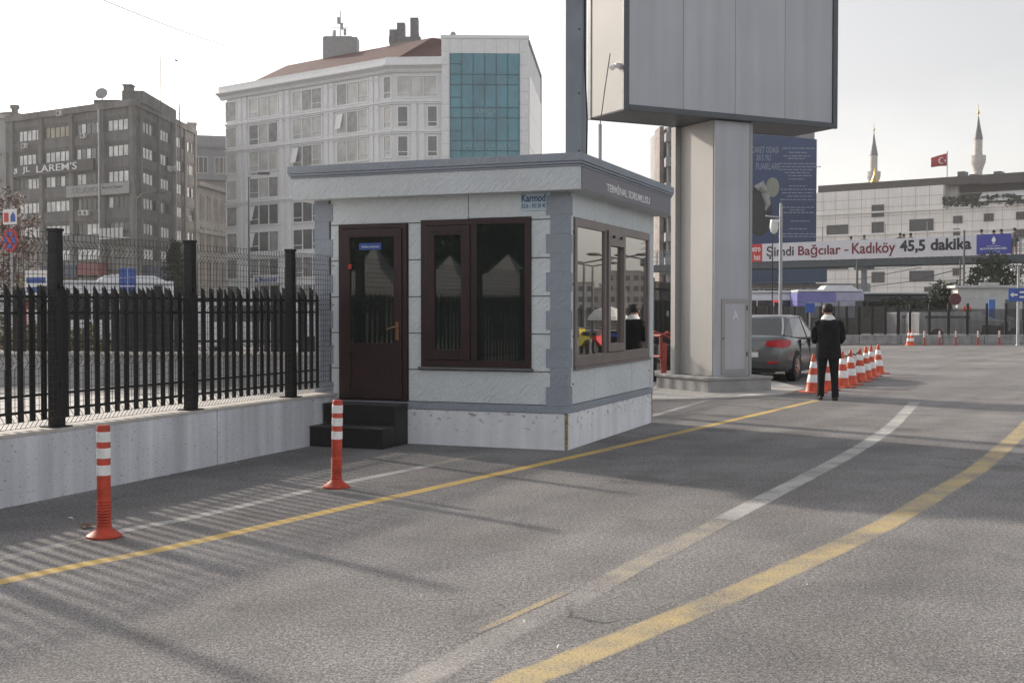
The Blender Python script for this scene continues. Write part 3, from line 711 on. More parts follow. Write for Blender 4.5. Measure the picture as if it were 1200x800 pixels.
B = [('pelvis', 'waist'), ('waist', 'chest'), ('chest', 'neckb'), ('neckb', 'neck'), ('neck', 'head0'), ('head0', 'head1')]
feet = {1: -.06, -1: .1}
for s_ in (1, -1):
    k = str(s_); fy = feet[s_]
    J.update({'hip' + k: (.09 * s_, 0, .86, .085), 'knee' + k: (.105 * s_, .03 + fy * .6, .48, .05), 'ankle' + k: (.12 * s_, fy - .02, .09, .035), 'toe' + k: (.145 * s_, fy + .14, .04, .03),
              'sh' + k: (.165 * s_, .02, 1.34, .045), 'elb' + k: (.235 * s_, .05, 1.1, .045), 'wri' + k: (.13 * s_, .27, 1.08, .03), 'palm' + k: (.09 * s_, .34, 1.1, .034)})
    B += [('pelvis', 'hip' + k), ('hip' + k, 'knee' + k), ('knee' + k, 'ankle' + k), ('ankle' + k, 'toe' + k), ('neckb', 'sh' + k), ('sh' + k, 'elb' + k), ('elb' + k, 'wri' + k), ('wri' + k, 'palm' + k)]
    for f_ in range(4):
        x = .09 - .02 * f_ + .02
        J.update({f'f{f_}a' + k: (x * s_, .385, 1.125 - .012 * f_, .009), f'f{f_}b' + k: ((x - .03) * s_, .41, 1.13 - .012 * f_, .008)})
        B += [('palm' + k, f'f{f_}a' + k), (f'f{f_}a' + k, f'f{f_}b' + k)]
    J.update({'th' + k: (.06 * s_, .33, 1.14, .01), 'th2' + k: (.04 * s_, .36, 1.155, .009)}); B += [('palm' + k, 'th' + k), ('th' + k, 'th2' + k)]
bd = skin_body('body', J, B, SKIN, man)
b = MB()
b.ell((-.088, .095, 1.585), (.014, .024, .035)); b.ell((.088, .095, 1.585), (.014, .024, .035)); b.build('ear', SKIN, man, smooth=True)
b = MB(); hr = []
for z, rx, ry, cy in ((1.56, .08, .06, .06), (1.585, .094, .085, .075), (1.61, .101, .105, .085), (1.66, .098, .108, .09), (1.7, .075, .085, .095), (1.722, .035, .04, .095)): hr.append(oval(0, cy, z, rx, ry))
b.loft(hr); b.build('hair', HAIR, man, smooth=True)
b = MB(); co = []
for z, rx, ry, cy in ((.74, .232, .165, .01), (.85, .228, .165, .005), (1.0, .21, .15, .0), (1.1, .198, .14, 0), (1.22, .212, .148, -.005), (1.32, .222, .145, 0), (1.39, .2, .125, .01), (1.435, .13, .1, .025), (1.455, .08, .085, .035)): co.append(oval(0, cy, z, rx, ry, 20))
b.loft(co)
for s_ in (1, -1): b.tube([(.15 * s_, .01, 1.39), (.2 * s_, .015, 1.345), (.228 * s_, .03, 1.24), (.245 * s_, .03, 1.1), (.225 * s_, .09, 1.06), (.14 * s_, .25, 1.075)], [.07, .078, .072, .064, .062, .05], 14)
b.build('coat', SUIT, man, smooth=True)
b = MB()
for s_ in (1, -1):
    fy = feet[s_]; b.loft([oval(.1 * s_, 0, .9, .105, .12), oval(.1 * s_, .01, .72, .095, .1), oval(.108 * s_, .02 + fy * .5, .48, .072, .082), oval(.115 * s_, fy * .9, .25, .062, .075), oval(.12 * s_, fy - .01, .06, .064, .08)])
b.build('trousers', SUIT, man, smooth=True)
for s_ in (1, -1):
    fy = feet[s_]; b = MB(); b.loft([[(.122 * s_ + x * w, fy + y, z) for x, z in ((-1, 0), (1, 0), (1, h * .6), (.5, h), (-.5, h), (-1, h * .6))] for y, w, h in ((-.09, .03, .07), (-.06, .042, .085), (.04, .045, .085), (.13, .05, .06), (.19, .04, .045), (.21, .02, .03))])
    b.build('shoe', mat('shoe_leather', (.012, .012, .012), .3, var=.1), man, smooth=True)
b = MB(); b.loft([oval(0, .03, 1.425, .125, .115), oval(0, .035, 1.45, .125, .11), oval(0, .045, 1.49, .1, .09), oval(0, .06, 1.52, .07, .066)]); b.build('collar', WHITE, man, smooth=True)
note = MB(); note.box(-.06, .06, .38, .39, 1.08, 1.2)
pad = tag(note.build('note_pad', OFFW, loc=man.location, rz=man.rotation_euler.z), 'small pad held in front of the man in black', 'pad')

WCOL = [mat('coat_black', (.015, .015, .018), .8, var=.2), mat('coat_red', (.25, .03, .03), .8, var=.2), mat('coat_grey', (.12, .12, .13), .8, var=.2), mat('coat_pale', (.45, .44, .42), .8, var=.2)]
def walker(loc, rz, coat, label, group, h=1.72):
    r = thing('person', label, 'person', loc, rz, group); k = h / 1.72
    J = {'pelvis': (0, 0, .92, .13), 'chest': (0, 0, 1.28, (.16, .12)), 'neck': (0, .01, 1.46, .055), 'head': (0, .03, 1.56, .085), 'head1': (0, .03, 1.64, .075)}
    B = [('pelvis', 'chest'), ('chest', 'neck'), ('neck', 'head'), ('head', 'head1')]
    for s_ in (1, -1):
        q = str(s_); J.update({'h' + q: (.09 * s_, 0, .85, .09), 'k' + q: (.1 * s_, .06 * s_, .47, .06), 'a' + q: (.1 * s_, .08 * s_, .06, .045), 't' + q: (.1 * s_, .08 * s_ + .14, .035, .035), 's' + q: (.19 * s_, 0, 1.38, .065), 'e' + q: (.24 * s_, -.03, 1.1, .05), 'w' + q: (.22 * s_, .08, .88, .04)})
        B += [('pelvis', 'h' + q), ('h' + q, 'k' + q), ('k' + q, 'a' + q), ('a' + q, 't' + q), ('chest', 's' + q), ('s' + q, 'e' + q), ('e' + q, 'w' + q)]
    bd = skin_body('body', J, B, SKIN, r, 1)
    b = MB(); b.loft([oval(0, 0, z, a, c, 10) for z, a, c in ((.62, .2, .17), (.95, .2, .16), (1.25, .22, .16), (1.4, .19, .13), (1.47, .09, .09))])
    for s_ in (1, -1): b.tube([(.17 * s_, 0, 1.4), (.25 * s_, -.02, 1.25), (.27 * s_, -.03, 1.08), (.24 * s_, .06, .9)], .065, 8)
    b.build('coat', coat, r, smooth=True)
    b = MB(); b.loft([oval(0, .02, z, a, a * 1.1, 10) for z, a in ((1.55, .1), (1.64, .108), (1.7, .08), (1.73, .03))]); b.build('hair', HAIR, r, smooth=True)
    r.scale = (k, k, k)
    return r
# ------------------------------------------------------------------ helpers for the buildings
def rel(root, fac): return root.matrix_basis.inverted() @ fac.M
def fwin(root, fac, s0, s1, z0, z1, n, fm, pm, fw=.09, out=.06, split=None, name='window'):
    b = MB()
    for q in ((s0, s0 + fw, z0, z1), (s1 - fw, s1, z0, z1), (s0 + fw, s1 - fw, z1 - fw, z1), (s0 + fw, s1 - fw, z0, z0 + fw)): b.box(q[0], q[1], -out, .02, q[2], q[3])
    for k in range(1, n):
        x = s0 + (s1 - s0) * k / n; b.box(x - fw * .4, x + fw * .4, -out + .01, .02, z0 + fw, z1 - fw)
    if split:
        for k, f_ in split:
            xa, xb = s0 + (s1 - s0) * k / n, s0 + (s1 - s0) * (k + 1) / n; z = z0 + (z1 - z0) * f_; b.box(xa + fw * .4, xb - fw * .4, -out + .012, .02, z - .04, z + .04)
    f = b.build(name, fm, root); f.matrix_basis = rel(root, fac)
    b = MB(); pal = pm if isinstance(pm, (list, tuple)) else [pm]; r_ = random.Random(int((s0 * 31 + z0 * 17 + s1) * 100))
    for k in range(n):
        xa, xb = s0 + (s1 - s0) * k / n + fw * (.75 if k == 0 else .3), s0 + (s1 - s0) * (k + 1) / n - fw * (.75 if k == n - 1 else .3); g = min(.05, (xb - xa) * .08)
        b.box(xa, xb, -.012, .014, z0 + fw * .7, z1 - fw * .7, len(pal)); b.box(xa + g, xb - g, -.022, -.0121, z0 + fw * .7 + g, z1 - fw * .7 - g, r_.randrange(len(pal)))
    p = b.build('pane', list(pal) + [FRAMED], f)
    return f
def fpart(name, m, root, fac, fn, bevel=0):
    b = MB(); fn(b); o = b.build(name, m, root, bevel=bevel); o.matrix_basis = rel(root, fac); return o
def ftext(s, m, root, fac, s0, z0, w, h, y, bold=0.0):
    o = text('lettering', s, m, root, Matrix.Identity(4), w, h, .03, bold); o.matrix_basis = rel(root, fac) @ TR(s0, y, z0); return o
def pts_off(root, pts, z): return [Vector((p[0], p[1], z)) - root.location for p in pts]
PANE_PALE = mat('pane_blinds', (.75, .75, .73), .3, var=.35, scale=.9)
PANE_WARM = mat('pane_cream_blinds', (.36, .32, .24), .3, var=.2, scale=.9)
PANE_GREY = mat('pane_grey', (.12, .13, .135), .12, var=.3, scale=.5, spec=.8)
PANE_DARK = mat('pane_dark', (.03, .032, .035), .1, var=.3, spec=.6)
FRAMEW = mat('window_frame_white', (.5, .5, .5), .5, var=.1)
FRAMED = mat('window_frame_dark', (.1, .1, .1), .5, var=.1)
DARKC = mat('sooty_concrete', (.168, .166, .163), .85, var=.25, scale=.35, streak=.25, fine=.08, fscale=6)
DARKC2 = mat('sooty_concrete_trim', (.185, .178, .17), .85, var=.25, scale=.5, streak=.25)
def ac_unit(root, fac, s, z, y=-.5):
    o = fpart('air_conditioner', OFFW, root, fac, lambda b: b.box(s - .42, s + .42, y, y + .35, z, z + .62), bevel=.03)
    b = MB(); b.T = Matrix.Translation((s - .08, y - .001, z + .31)) @ Matrix.Rotation(R(90), 4, 'X'); b.lathe([(.25, 0), (.25, .012), (.06, .02)], 14); b.build('fan_grille', FRAMED, o)

# ------------------------------------------------------------------ dark office block with the lettered sign
cx, cy = at(158, 300, 136).xy
A = Fac(cx - .846 * 22.4, cy + .533 * 22.4, R(-32.2)); Bf = Fac(cx, cy, R(87.8))
la = thing('office_building', 'dark sooty concrete office block with white lettered sign across its front', 'building', (cx, cy, 0))
pA, pC, pB = A.o, Vector((cx, cy, 0)), Bf.o + Bf.d * 22
b = MB(); b.prism(pts_off(la, [pA, pC, pB, pB + Vector((-14, 9, 0)), pA + Vector((4, 14, 0))], -1), (0, 0, 25.9)); b.build('wall', DARKC, la)
colsA = [(22.6, 47.7), (53.6, 82.5), (90, 118.8), (127, 157)]; colsB = [(166.4, 181.6), (183.8, 196.7), (200.8, 211.3), (216, 225.6)]
def sa(fac, px, y=160): return fac.sz(px, y)[0]
SA = [(sa(A, a), sa(A, c)) for a, c in colsA]; SB = [(sa(Bf, a), sa(Bf, c)) for a, c in colsB]
zt = lambda k: 23.25 - 2.9 * k
for fac, S, L in ((A, SA, 22.4), (Bf, SB, 22)):
    def piers(b):
        edges = [0] + [x for q in S for x in q] + [L]
        for i in range(0, len(edges), 2):
            m_ = (edges[i] + edges[i + 1]) / 2; wd = .32
            if i == 0: m_ = max(m_, .35)
            b.box(m_ - wd, m_ + wd, -.45, .01, -1, 24.4)
    fpart('pier', DARKC2, la, fac, piers)
    def spand(b):
        for k in range(-1, 8):
            z1 = zt(k) - 1.42 if k >= 0 else 25.05; z0 = zt(k + 1) + .12
            b.prism([(.05, 0, z0 - .3), (.05, -.25, z0 + .25), (.05, -.25, z1), (.05, 0, z1)], (L - .1, 0, 0))
    fpart('spandrel', DARKC, la, fac, spand)
    fpart('parapet', DARKC2, la, fac, lambda b: (b.box(-.2, L + .1, -.55, .3, 24.4, 24.95), b.box(-.1, L, -.4, .4, 24.951, 25.2)))
    for ci, (s0, s1) in enumerate(S):
        for k in range(7):
            pm = rnd.choice([[PANE_PALE, PANE_PALE, PANE_GREY], [PANE_PALE], [PANE_PALE, PANE_DARK, PANE_PALE], [PANE_GREY, PANE_PALE]]) if k < 3 else rnd.choice([[PANE_GREY, PANE_DARK], [PANE_GREY, PANE_PALE, PANE_DARK], [PANE_PALE]])
            if fac is A and ci == 1 and k == 0: pm = PANE_WARM
            fwin(la, fac, s0, s1, zt(k) - 1.4, zt(k) + .08, 5 if fac is A else 4, FRAMED, pm, .1, .08)
s0, z0 = A.sz(20, 205); s1, z1 = A.sz(114, 174)
zz = zt(2) + .2
o_ = fpart('sign_board', mat('sign_dark_grey', (.06, .06, .062), .6, var=.1), la, A, lambda b: b.box(s0, s1, -.62, -.46, zz, zz + 1.35))
ftext('JL', LETW, la, A, s0 + (s1 - s0) * .13, zz + .28, (s1 - s0) * .1, .85, -.63, .01)
ftext("LAREM'S", LETW, la, A, s0 + (s1 - s0) * .31, zz + .28, (s1 - s0) * .5, .85, -.63, .004)
fpart('emblem', LETW, la, A, lambda b: (b.prism([(s0 + .3, -.625, zz + 1), (s0 + .9, -.625, zz + 1), (s0 + .9, -.625, zz + .35)], (0, -.02, 0)), b.prism([(s0 + .3, -.625, zz + .8), (s0 + .65, -.625, zz + .35), (s0 + .3, -.625, zz + .35)], (0, -.02, 0))))
s0b, s1b = sa(A, 83, 220), 22.3; zz2 = zt(3) + .15
fpart('banner', mat('banner_pale', (.33, .33, .32), .7, var=.15), la, A, lambda b: b.box(s0b, s1b, -.66, -.6, zz2, zz2 + 1.3))
ftext('STUDIO', mat('letter_grey', (.2, .2, .2), .7, var=0), la, A, s0b + 1.0, zz2 + .4, 4.6, .6, -.67)
ftext('Reel Saç Tasarım', mat('letter_brown', (.15, .1, .08), .7, var=0), la, A, s0b + 6.4, zz2 + .62, 3.3, .32, -.67)
for px, py, fac in ((34, 172, A), (26, 254, A), (33, 254, A), (101, 250, A), (106.5, 250, A), (103, 160, A), (193, 198, Bf), (199, 198, Bf), (216, 256, Bf), (75, 134, A)):
    q = fac.sz(px, py); ac_unit(la, fac, q[0], q[1] - .3, -.8)
b = MB(); b.box(-1.5, .9, .6, 14, 24.9, 26.3); b.box(-5.5, -2.6, 3, 8, 24.9, 25.7); b.build('roof_block', DARKC, la)
b = MB(); b.box(-1.6, -.7, 1.4, 2.6, 26.0, 27.0); b.box(-1.72, -.58, 1.3, 2.7, 27.0, 27.15); b.build('chimney', DARKC2, la)
b = MB(); b.T = Matrix.Translation((-4.6, 3.2, 26.3)) @ Matrix.Rotation(R(70), 4, 'X'); b.lathe([(.1, 0), (.7, .25), (.72, .27), (.05, .1)], 14); b.T = None; b.tube([(-4.6, 3.3, 25.6), (-4.6, 3.3, 26.4)], .05, 6); b.build('satellite_dish', GALV, la)
b = MB(); b.tube([(1.6, 5, 24.9), (1.6, 5, 31)], .05, 6); b.build('aerial', FRAMED, la)
b = MB(); q = A.M @ Vector((sa(A, 122), -.7, 0)); q2 = Bf.M @ Vector((sa(Bf, 199), -.7, 0))
for p_ in (q, q2): b.tube([p_ - la.location + Vector((0, 0, -1)), p_ - la.location + Vector((0, 0, 24.5))], .13, 8)
b.build('downpipe', GALV, la)
q = A.sz(141, 274); fpart('balcony_rail', OFFW, la, A, lambda b: [b.box(q[0] - 2.2 + .7 * k, q[0] - 1.75 + .7 * k, -1.2, -1.1, q[1] - .5, q[1] + .6) for k in range(6)] + [b.box(q[0] - 2.3, q[0] + 2.3, -1.2, -.3, q[1] - .6, q[1] - .5)])
DULLR = mat('dull_red', (.2, .04, .04), .6, var=.15); DULLB = mat('dull_navy', (.035, .05, .1), .6, var=.15)
fpart('shop_sign', DULLR, la, A, lambda b: b.box(14.5, 18.4, -1.6, -.5, 5.6, 7.0)); fpart('shop_sign', DULLB, la, A, lambda b: b.box(8.5, 14.2, -1.6, -.5, 5.4, 6.8))
fpart('shop_sign', DULLB, la, Bf, lambda b: b.box(1, 9, -1.2, -.5, 4.8, 6.6))
# pale block at the far left edge
fl = thing('apartment_building', 'pale grey apartment block at the left edge beside the dark office block', 'building', at(12, 300, 150).xy.to_3d(), R(-25))
b = MB(); b.box(-9, -.6, 0, 12, -1, 25.3); b.box(-9.2, -.4, -.3, 12, 25.3, 25.8); b.box(-.6, 1.8, 1, 12, -1, 24.2); b.build('wall', mat('pale_render', (.42, .42, .41), .8, var=.15, scale=.5, streak=.2), fl)
ff = Fac(fl.location.x, fl.location.y, R(-25))
for k in range(5):
    fwin(fl, ff, -4.2, -2.0, 21.8 - 3.3 * k, 23.6 - 3.3 * k, 2, FRAMEW, PANE_GREY); fwin(fl, ff, -8, -5.2, 21.8 - 3.3 * k, 23.6 - 3.3 * k, 3, FRAMEW, PANE_GREY)
    fpart('balcony', mat('pale_render2', (.45, .45, .44), .8, var=.15), fl, ff, lambda b: (b.box(-4.6, -1.2, -1.1, 0, 20.9 - 3.3 * k, 21.05 - 3.3 * k), b.box(-4.6, -1.2, -1.1, -1.02, 21.05 - 3.3 * k, 21.8 - 3.3 * k)))
b = MB(); b.box(-6, -3, 3, 6, 25.8, 26.8); b.lathe([(.4, 25.8), (.4, 27.0), (.6, 27.1), (.6, 27.5), (.2, 27.6)], 12, (-2.2, 3, 0)); b.box(0, 5, 3, 6, 24.2, 25.2); b.build('roof_block', DARKC2, fl)
# small old houses between
oh = thing('old_house', 'old beige stone house with cornice between the dark office and white block', 'house', at(231, 300, 172).xy.to_3d(), R(84))
of = Fac(oh.location.x, oh.location.y, R(84)); BEI = mat('beige_stone', (.3, .28, .26), .85, var=.2, scale=.4, streak=.2)
b = MB(); b.box(0, 30, 0, 14, -1, 19.5); b.build('wall', BEI, oh)
fpart('cornice', BEI, oh, of, lambda b: (b.box(-.6, 30, -.8, 0, 19.2, 19.8), b.box(-.4, 30, -.5, 0, 12.6, 13.1)))
for k in range(9):
    for j in range(3): fwin(oh, of, 1.2 + 2.9 * k, 2.5 + 2.9 * k, 14.6 - 4.6 * j, 18.2 - 4.6 * j, 2, BEI, PANE_DARK, .18, .2)
of2 = Fac(oh.location.x - 10, oh.location.y + .2, R(0))
oh2 = thing('old_house', 'grey house with bay windows and red tiled roof above the beige house', 'house', at(222, 300, 190).xy.to_3d(), R(15))
o2 = Fac(oh2.location.x, oh2.location.y, R(15))
b = MB(); b.box(0, 13, 0, 10, -1, 28.2); b.box(1, 7.5, 1, 9, 28.2, 29.2); b.build('wall', mat('grey_render', (.25, .25, .26), .85, var=.15), oh2)
fpart('bay', mat('bay_grey', (.18, .185, .2), .8, var=.15), oh2, o2, lambda b: (b.box(.2, 5.8, -.9, 0, 22, 27), b.box(6.3, 13, -.9, 0, 22, 27), b.box(0, 13, -1.2, 0, 27, 27.4)))
for k in range(4): fwin(oh2, o2, .8 + 3.1 * k, 2.9 + 3.1 * k, 23, 25.6, 3, FRAMEW, PANE_DARK).matrix_basis @= TR(0, -.9, 0)
b = MB(); b.prism([(7, 0, 28.4), (13.4, 0, 28.4), (13.4, 4, 30.8), (7, 4, 30.8)], (0, .3, .1)); b.build('roof', mat('red_tile', (.2, .075, .05), .8, var=.3, scale=2), oh2)
b = MB(); b.box(-.2, 1.2, 3, 5, 27, 31.2); b.box(-.3, 1.3, 2.9, 5.1, 31.2, 31.45); b.build('chimney', BEI, oh2)
b = MB(); b.tube([(8, 2, 30), (8, 2, 34)], .05, 5); b.tube([(7.2, 2, 33), (8.8, 2, 33)], .04, 5); b.tube([(7.4, 2, 33.6), (8.6, 2, 33.6)], .04, 5); b.build('aerial', FRAMED, oh2)

# ------------------------------------------------------------------ white office block with red roof and blue glass front
WB = mat('white_cladding', (.8, .8, .8), .6, var=.06, scale=.4, streak=.06); WB2 = mat('white_moulding', (.85, .85, .85), .6, var=.05)
wx, wy = at(461, 300, 135).xy
LA = 28.6
FA = Fac(wx - .791 * LA, wy + .611 * LA, math.atan2(-.611, .791)); FC = Fac(wx, wy, R(-4)); LC = 5.45
t0 = FC.o + FC.d * LC
FT = Fac(t0.x, t0.y - .35, R(2)); LT = 9.6
t1 = FT.o + FT.d * LT; FS = Fac(t1.x, t1.y, R(84.8))
wb = thing('office_building', 'white office block with red mansard roof and blue glass stair front', 'building', (wx, wy, 0))
bk = Vector((8, 16, 0))
b = MB(); b.prism(pts_off(wb, [FA.o, FC.o, t0, t0 + bk * .9, FA.o + Vector((7, 12, 0))], -1), (0, 0, 30.2)); b.build('wall', WB, wb)
b = MB(); e1 = FS.o + FS.d * 21; b.prism(pts_off(wb, [FT.o, t1, e1, e1 + Vector((-9.6, 0, 0)), FT.o + Vector((0, 20, 0))], -1), (0, 0, 32.59)); b.build('tower', WB, wb)
zf = lambda k: 24.8 - 3.28 * k
grp = [(264.6, 278), (291.4, 326.6), (342.6, 378), (394.4, 432.4), (449.3, 459.3)]
GA = [(sa(FA, a, 120), sa(FA, c, 120)) for a, c in grp]
for fac, L in ((FA, LA), (FC, LC)):
    fpart('floor_band', WB2, wb, fac, lambda b: [(b.box(-.05, L + .05, -.3, .0, zf(k) - .12, zf(k) + .1), b.box(-.05, L + .05, -.2, .0, zf(k) - .32, zf(k) - .14)) for k in (0, 1, 3, 5, 7)])
    fpart('cornice', WB2, wb, fac, lambda b: (b.prism([(-.9, .0, 27.9), (-.9, -.35, 28.0), (-.9, -.5, 28.3), (-.9, -1.1, 28.6), (-.9, -1.1, 28.75), (-.9, 0, 28.75)], (L + 1.0, 0, 0)), b.box(-.7, L + .1, -.75, .1, 28.76, 29.55)))
def pil(b, ss, z0, z1):
    for s_ in ss: b.box(s_ - .28, s_ + .28, -.18, .01, z0, z1)
mids = [sa(FA, p, 120) for p in (281.5, 287.5, 330, 337.5, 383, 389, 436, 442)]
fpart('pilaster', WB2, wb, FA, lambda b: pil(b, mids, -1, 27.9))
fpart('rosette', WB, wb, FA, lambda b: [b.box(m_ - .12, m_ + .12, -.24, -.181, zf(k) + dz, zf(k) + dz + .22) for m_ in mids for k in (0, 1) for dz in (.35, 2.5)])
PANE_MID = mat('pane_mid_grey', (.3, .3, .29), .2, var=.3, scale=1.2, spec=.7)
PANE_SKY = mat('pane_sky_reflection', (.58, .57, .54), .2, var=.25, scale=.6, spec=.7)  # pale tone puts the reflected sky into the pane colour
for gi, (s0, s1) in enumerate(GA):
    n = (2, 3, 3, 3, 1)[gi] if gi else 1
    for k in range(8):
        sp_ = {1: [(0, .3)], 2: [(0, .25), (2, .3)], 3: [(2, .3)], 4: [(0, .28)]}.get(gi)
        pm = [PANE_SKY, PANE_MID, PANE_SKY] if k < 4 else rnd.choice([[PANE_GREY, PANE_MID], [PANE_GREY], [PANE_MID, PANE_GREY]])
        fwin(wb, FA, s0, s1, zf(k) + .28, zf(k) + 2.92, n, WB2, pm, .16, .1, sp_)
        if (gi, k) in ((1, 4), (1, 5), (3, 1), (1, 7), (2, 2)):
            fpart('open_sash', WB2, wb, FA, lambda b: b.prism([(s0 + .2, -.1, zf(k) + 2.7), (s0 + 1.1, -.1, zf(k) + 2.7), (s0 + 1.1, -.6, zf(k) + .9), (s0 + .2, -.6, zf(k) + .9)], (0, .05, 0)))
CC = [sa(FC, p, 120) for p in (464.3, 513)]
fwin(wb, FC, CC[0], CC[1], zf(0) + .35, zf(0) + 2.85, 3, WB2, PANE_SKY, .14, .1, [(0, .2), (2, .2)])
c2 = [(sa(FC, 465, 120), sa(FC, 479, 120)), (sa(FC, 500, 120), sa(FC, 513.5, 120))]
fpart('pilaster', WB2, wb, FC, lambda b: pil(b, [sa(FC, 485, 120), sa(FC, 494, 120)], -1, zf(0) - .33))
for k in range(1, 8):
    for s0, s1 in c2: fwin(wb, FC, s0, s1, zf(k) + .35, zf(k) + 2.8, 1, WB2, PANE_GREY, .16, .1, [(0, .25)])
# blue glass
TEAL = mat('blue_green_glass', (.045, .165, .21), .12, .3, var=.25, scale=.35, spec=.7); TEALF = mat('glass_mullion', (.03, .09, .11), .4, .3, var=.1)
g0, g1 = sa(FT, 527.5, 120), sa(FT, 608.5, 120); gt, gb = FT.sz(560, 63)[1], 6
gl = fpart('glass_front', TEAL, wb, FT, lambda b: b.box(g0, g1, -.12, 0, gb, gt))
zr = [FT.sz(560, y)[1] for y in (87.5, 99.5, 126.5, 138.5, 165, 177, 203, 216, 242, 254)]
def grid(b):
    for k in range(7):
        x = g0 + (g1 - g0) * k / 6; b.box(x - .05, x + .05, -.17, -.121, gb, gt)
    for z in zr: b.box(g0 + .051, g1 - .051, -.165, -.121, z - .045, z + .045)
    for y in (75.3, 114.5, 154): z = FT.sz(560, y)[1]; b.box(g0 + .051, g0 + (g1 - g0) / 6 - .051, -.16, -.121, z - .045, z + .045)
fpart('mullion', TEALF, wb, FT, grid)
fpart('cladding_panel', WB2, wb, FT, lambda b: [b.box(x0, x1, -.1, -.001, z0 + .015, z0 + 1.435) for x0, x1 in ((.02, g0 - .03), (g1 + .03, LT)) for z0 in [30.15 - 1.45 * k for k in range(20)]] + [b.box(g0 + (g1 - g0) * k / 6 + .012, g0 + (g1 - g0) * (k + 1) / 6 - .012, -.1, -.001, gt + .02, 31.59) for k in range(6)])
LETT = mat('letter_faint_teal', (.22, .36, .38), .5, var=0)
ftext('AMCK', LETT, wb, FT, sa(FT, 556, 130), FT.sz(560, 134)[1], 2.6, .6, -.14); ftext('SARACOĞLU', LETT, wb, FT, sa(FT, 540, 170), FT.sz(560, 173.5)[1], 5.4, .6, -.14)
fpart('side_cladding', mat('glossy_white_panel', (.75, .73, .7), .25, var=.03), wb, FS, lambda b: [b.box(1.2 + 4.9 * k, 6.05 + 4.9 * k, -.08, -.001, 12 + 4 * j, 15.95 + 4 * j) for k in range(4) for j in range(-3, 5) if 15.95 + 4 * j < 31.2 - k * .0])
fpart('edge_trim', FRAMED, wb, FS, lambda b: (b.box(.6, 21, -.12, .1, 31.2, 31.62), b.box(20.7, 21.05, -.12, .1, 0, 31.2)))
fpart('parapet_cap', WB2, wb, FT, lambda b: b.box(-.1, LT + .1, -.2, .5, 31.6, 31.95))
# mansard roof, rooftop gear
ROOFR = mat('red_brown_roof', (.075, .024, .021), .8, var=.2, scale=.5, streak=.1)
ins = lambda f_, s_, d_: f_.o + f_.d * s_ - f_.n * d_
ev = [ins(FA, 3.0, .3), ins(FA, LA - .2, .3), ins(FC, LC - .05, .3)]
F2 = Fac(FA.o.x - FA.n.x * 5, FA.o.y - FA.n.y * 5, FA.a); r0, r1 = F2.sz(336, 77), F2.sz(511, 56)
RZ = (r0[1], r0[1] + .45, r0[1] + .5)
rg = [ins(FA, r0[0], 5), ins(FA, LA + .5, 6.0), ins(FC, LC - .05, 6.0)]
bkp = [ins(FA, r0[0], 12), ins(FA, LA + 3, 12), ins(FC, LC - .05, 12)]
b = MB(); lv = lambda ps, zs: [Vector((p.x, p.y, z)) - wb.location for p, z in zip(ps, zs)]
E_, G_, K_ = [[b.v(p) for p in q] for q in (lv(ev, (29.45, 29.45, 29.45)), lv(rg, RZ), lv(bkp, (29.5, 29.5, 29.5)))]
for i in (0, 1): b.face([E_[i], E_[i + 1], G_[i + 1], G_[i]]); b.face([G_[i], G_[i + 1], K_[i + 1], K_[i]])
b.face([E_[0], G_[0], K_[0]]); b.face([E_[2], K_[2], G_[2]]); b.build('roof', ROOFR, wb)
def rp(px, py, Y): return at(px, py, Y) - wb.location
p = rp(400, 66, 150); b = MB(); b.box(p.x - 2.1, p.x + 2.1, p.y - 1.2, p.y + 1.2, p.z - 2.5, p.z + 2.1); b.build('plant_room', mat('grey_plant_room', (.3, .3, .3), .7, var=.1), wb)
p = rp(399, 47, 150); b = MB()
b.tube([(p.x, p.y, p.z - 2), (p.x, p.y, p.z + 3.6)], .07, 6); b.tube([(p.x - 2, p.y, p.z - 2), (p.x - 2, p.y, p.z + .4), (p.x + 1.4, p.y, p.z + .4), (p.x + 1.4, p.y, p.z - 2)], .1, 6)
for dx, dz in ((-.7, .7), (.6, .9), (.2, 1.6), (-.2, 2.3)): b.tube([(p.x + dx, p.y - .3, p.z + dz - .4), (p.x + dx, p.y - .3, p.z + dz + .4)], .2, 8)
b.tube([(p.x - 1, p.y, p.z + .4), (p.x - 1, p.y, p.z + 1.5), (p.x + 1, p.y, p.z + 1.5), (p.x + 1, p.y, p.z + .4)], .05, 5); b.build('antenna_mast', GALV, wb)
p = rp(475, 55, 146); b = MB(); b.box(p.x - 1.9, p.x + 1.9, p.y - 1, p.y + 1, p.z + .3, p.z + 1.0)
for dx, dz in ((-1.75, 1.5), (-.85, 2.3), (.75, 2.9)): b.box(p.x + dx - .1, p.x + dx + .85, p.y - .8, p.y + .6, p.z + 1.01, p.z + dz + .4)
for dx in (-1.9, -1.2, 1.2, 1.9): b.tube([(p.x + dx, p.y - 1, p.z - 3), (p.x + dx * .9, p.y - 1, p.z + 1.4)], .05, 5)
b.build('cooling_units', mat('cooling_grey', (.16, .16, .165), .5, .3, var=.2), wb)
b = MB()
for px, w_ in ((512, 1.0), (544, .55), (537, .5), (605, .4)):
    p = rp(px, 55, 142); b.box(p.x - w_ * .6, p.x + w_ * .6, p.y - .5, p.y + .5, p.z - 2, p.z + .35); b.box(p.x - w_ * .9, p.x + w_ * .9, p.y - .7, p.y + .7, p.z + .36, p.z + .75)
b.build('chimney', BEI, wb)
p = rp(531, 42, 142); b = MB(); b.tube([(p.x, p.y, p.z - 2), (p.x, p.y, p.z)], .05, 5); b.ell((p.x, p.y - .2, p.z), (.35, .12, .45)); b.build('satellite_dish', GALV, wb)
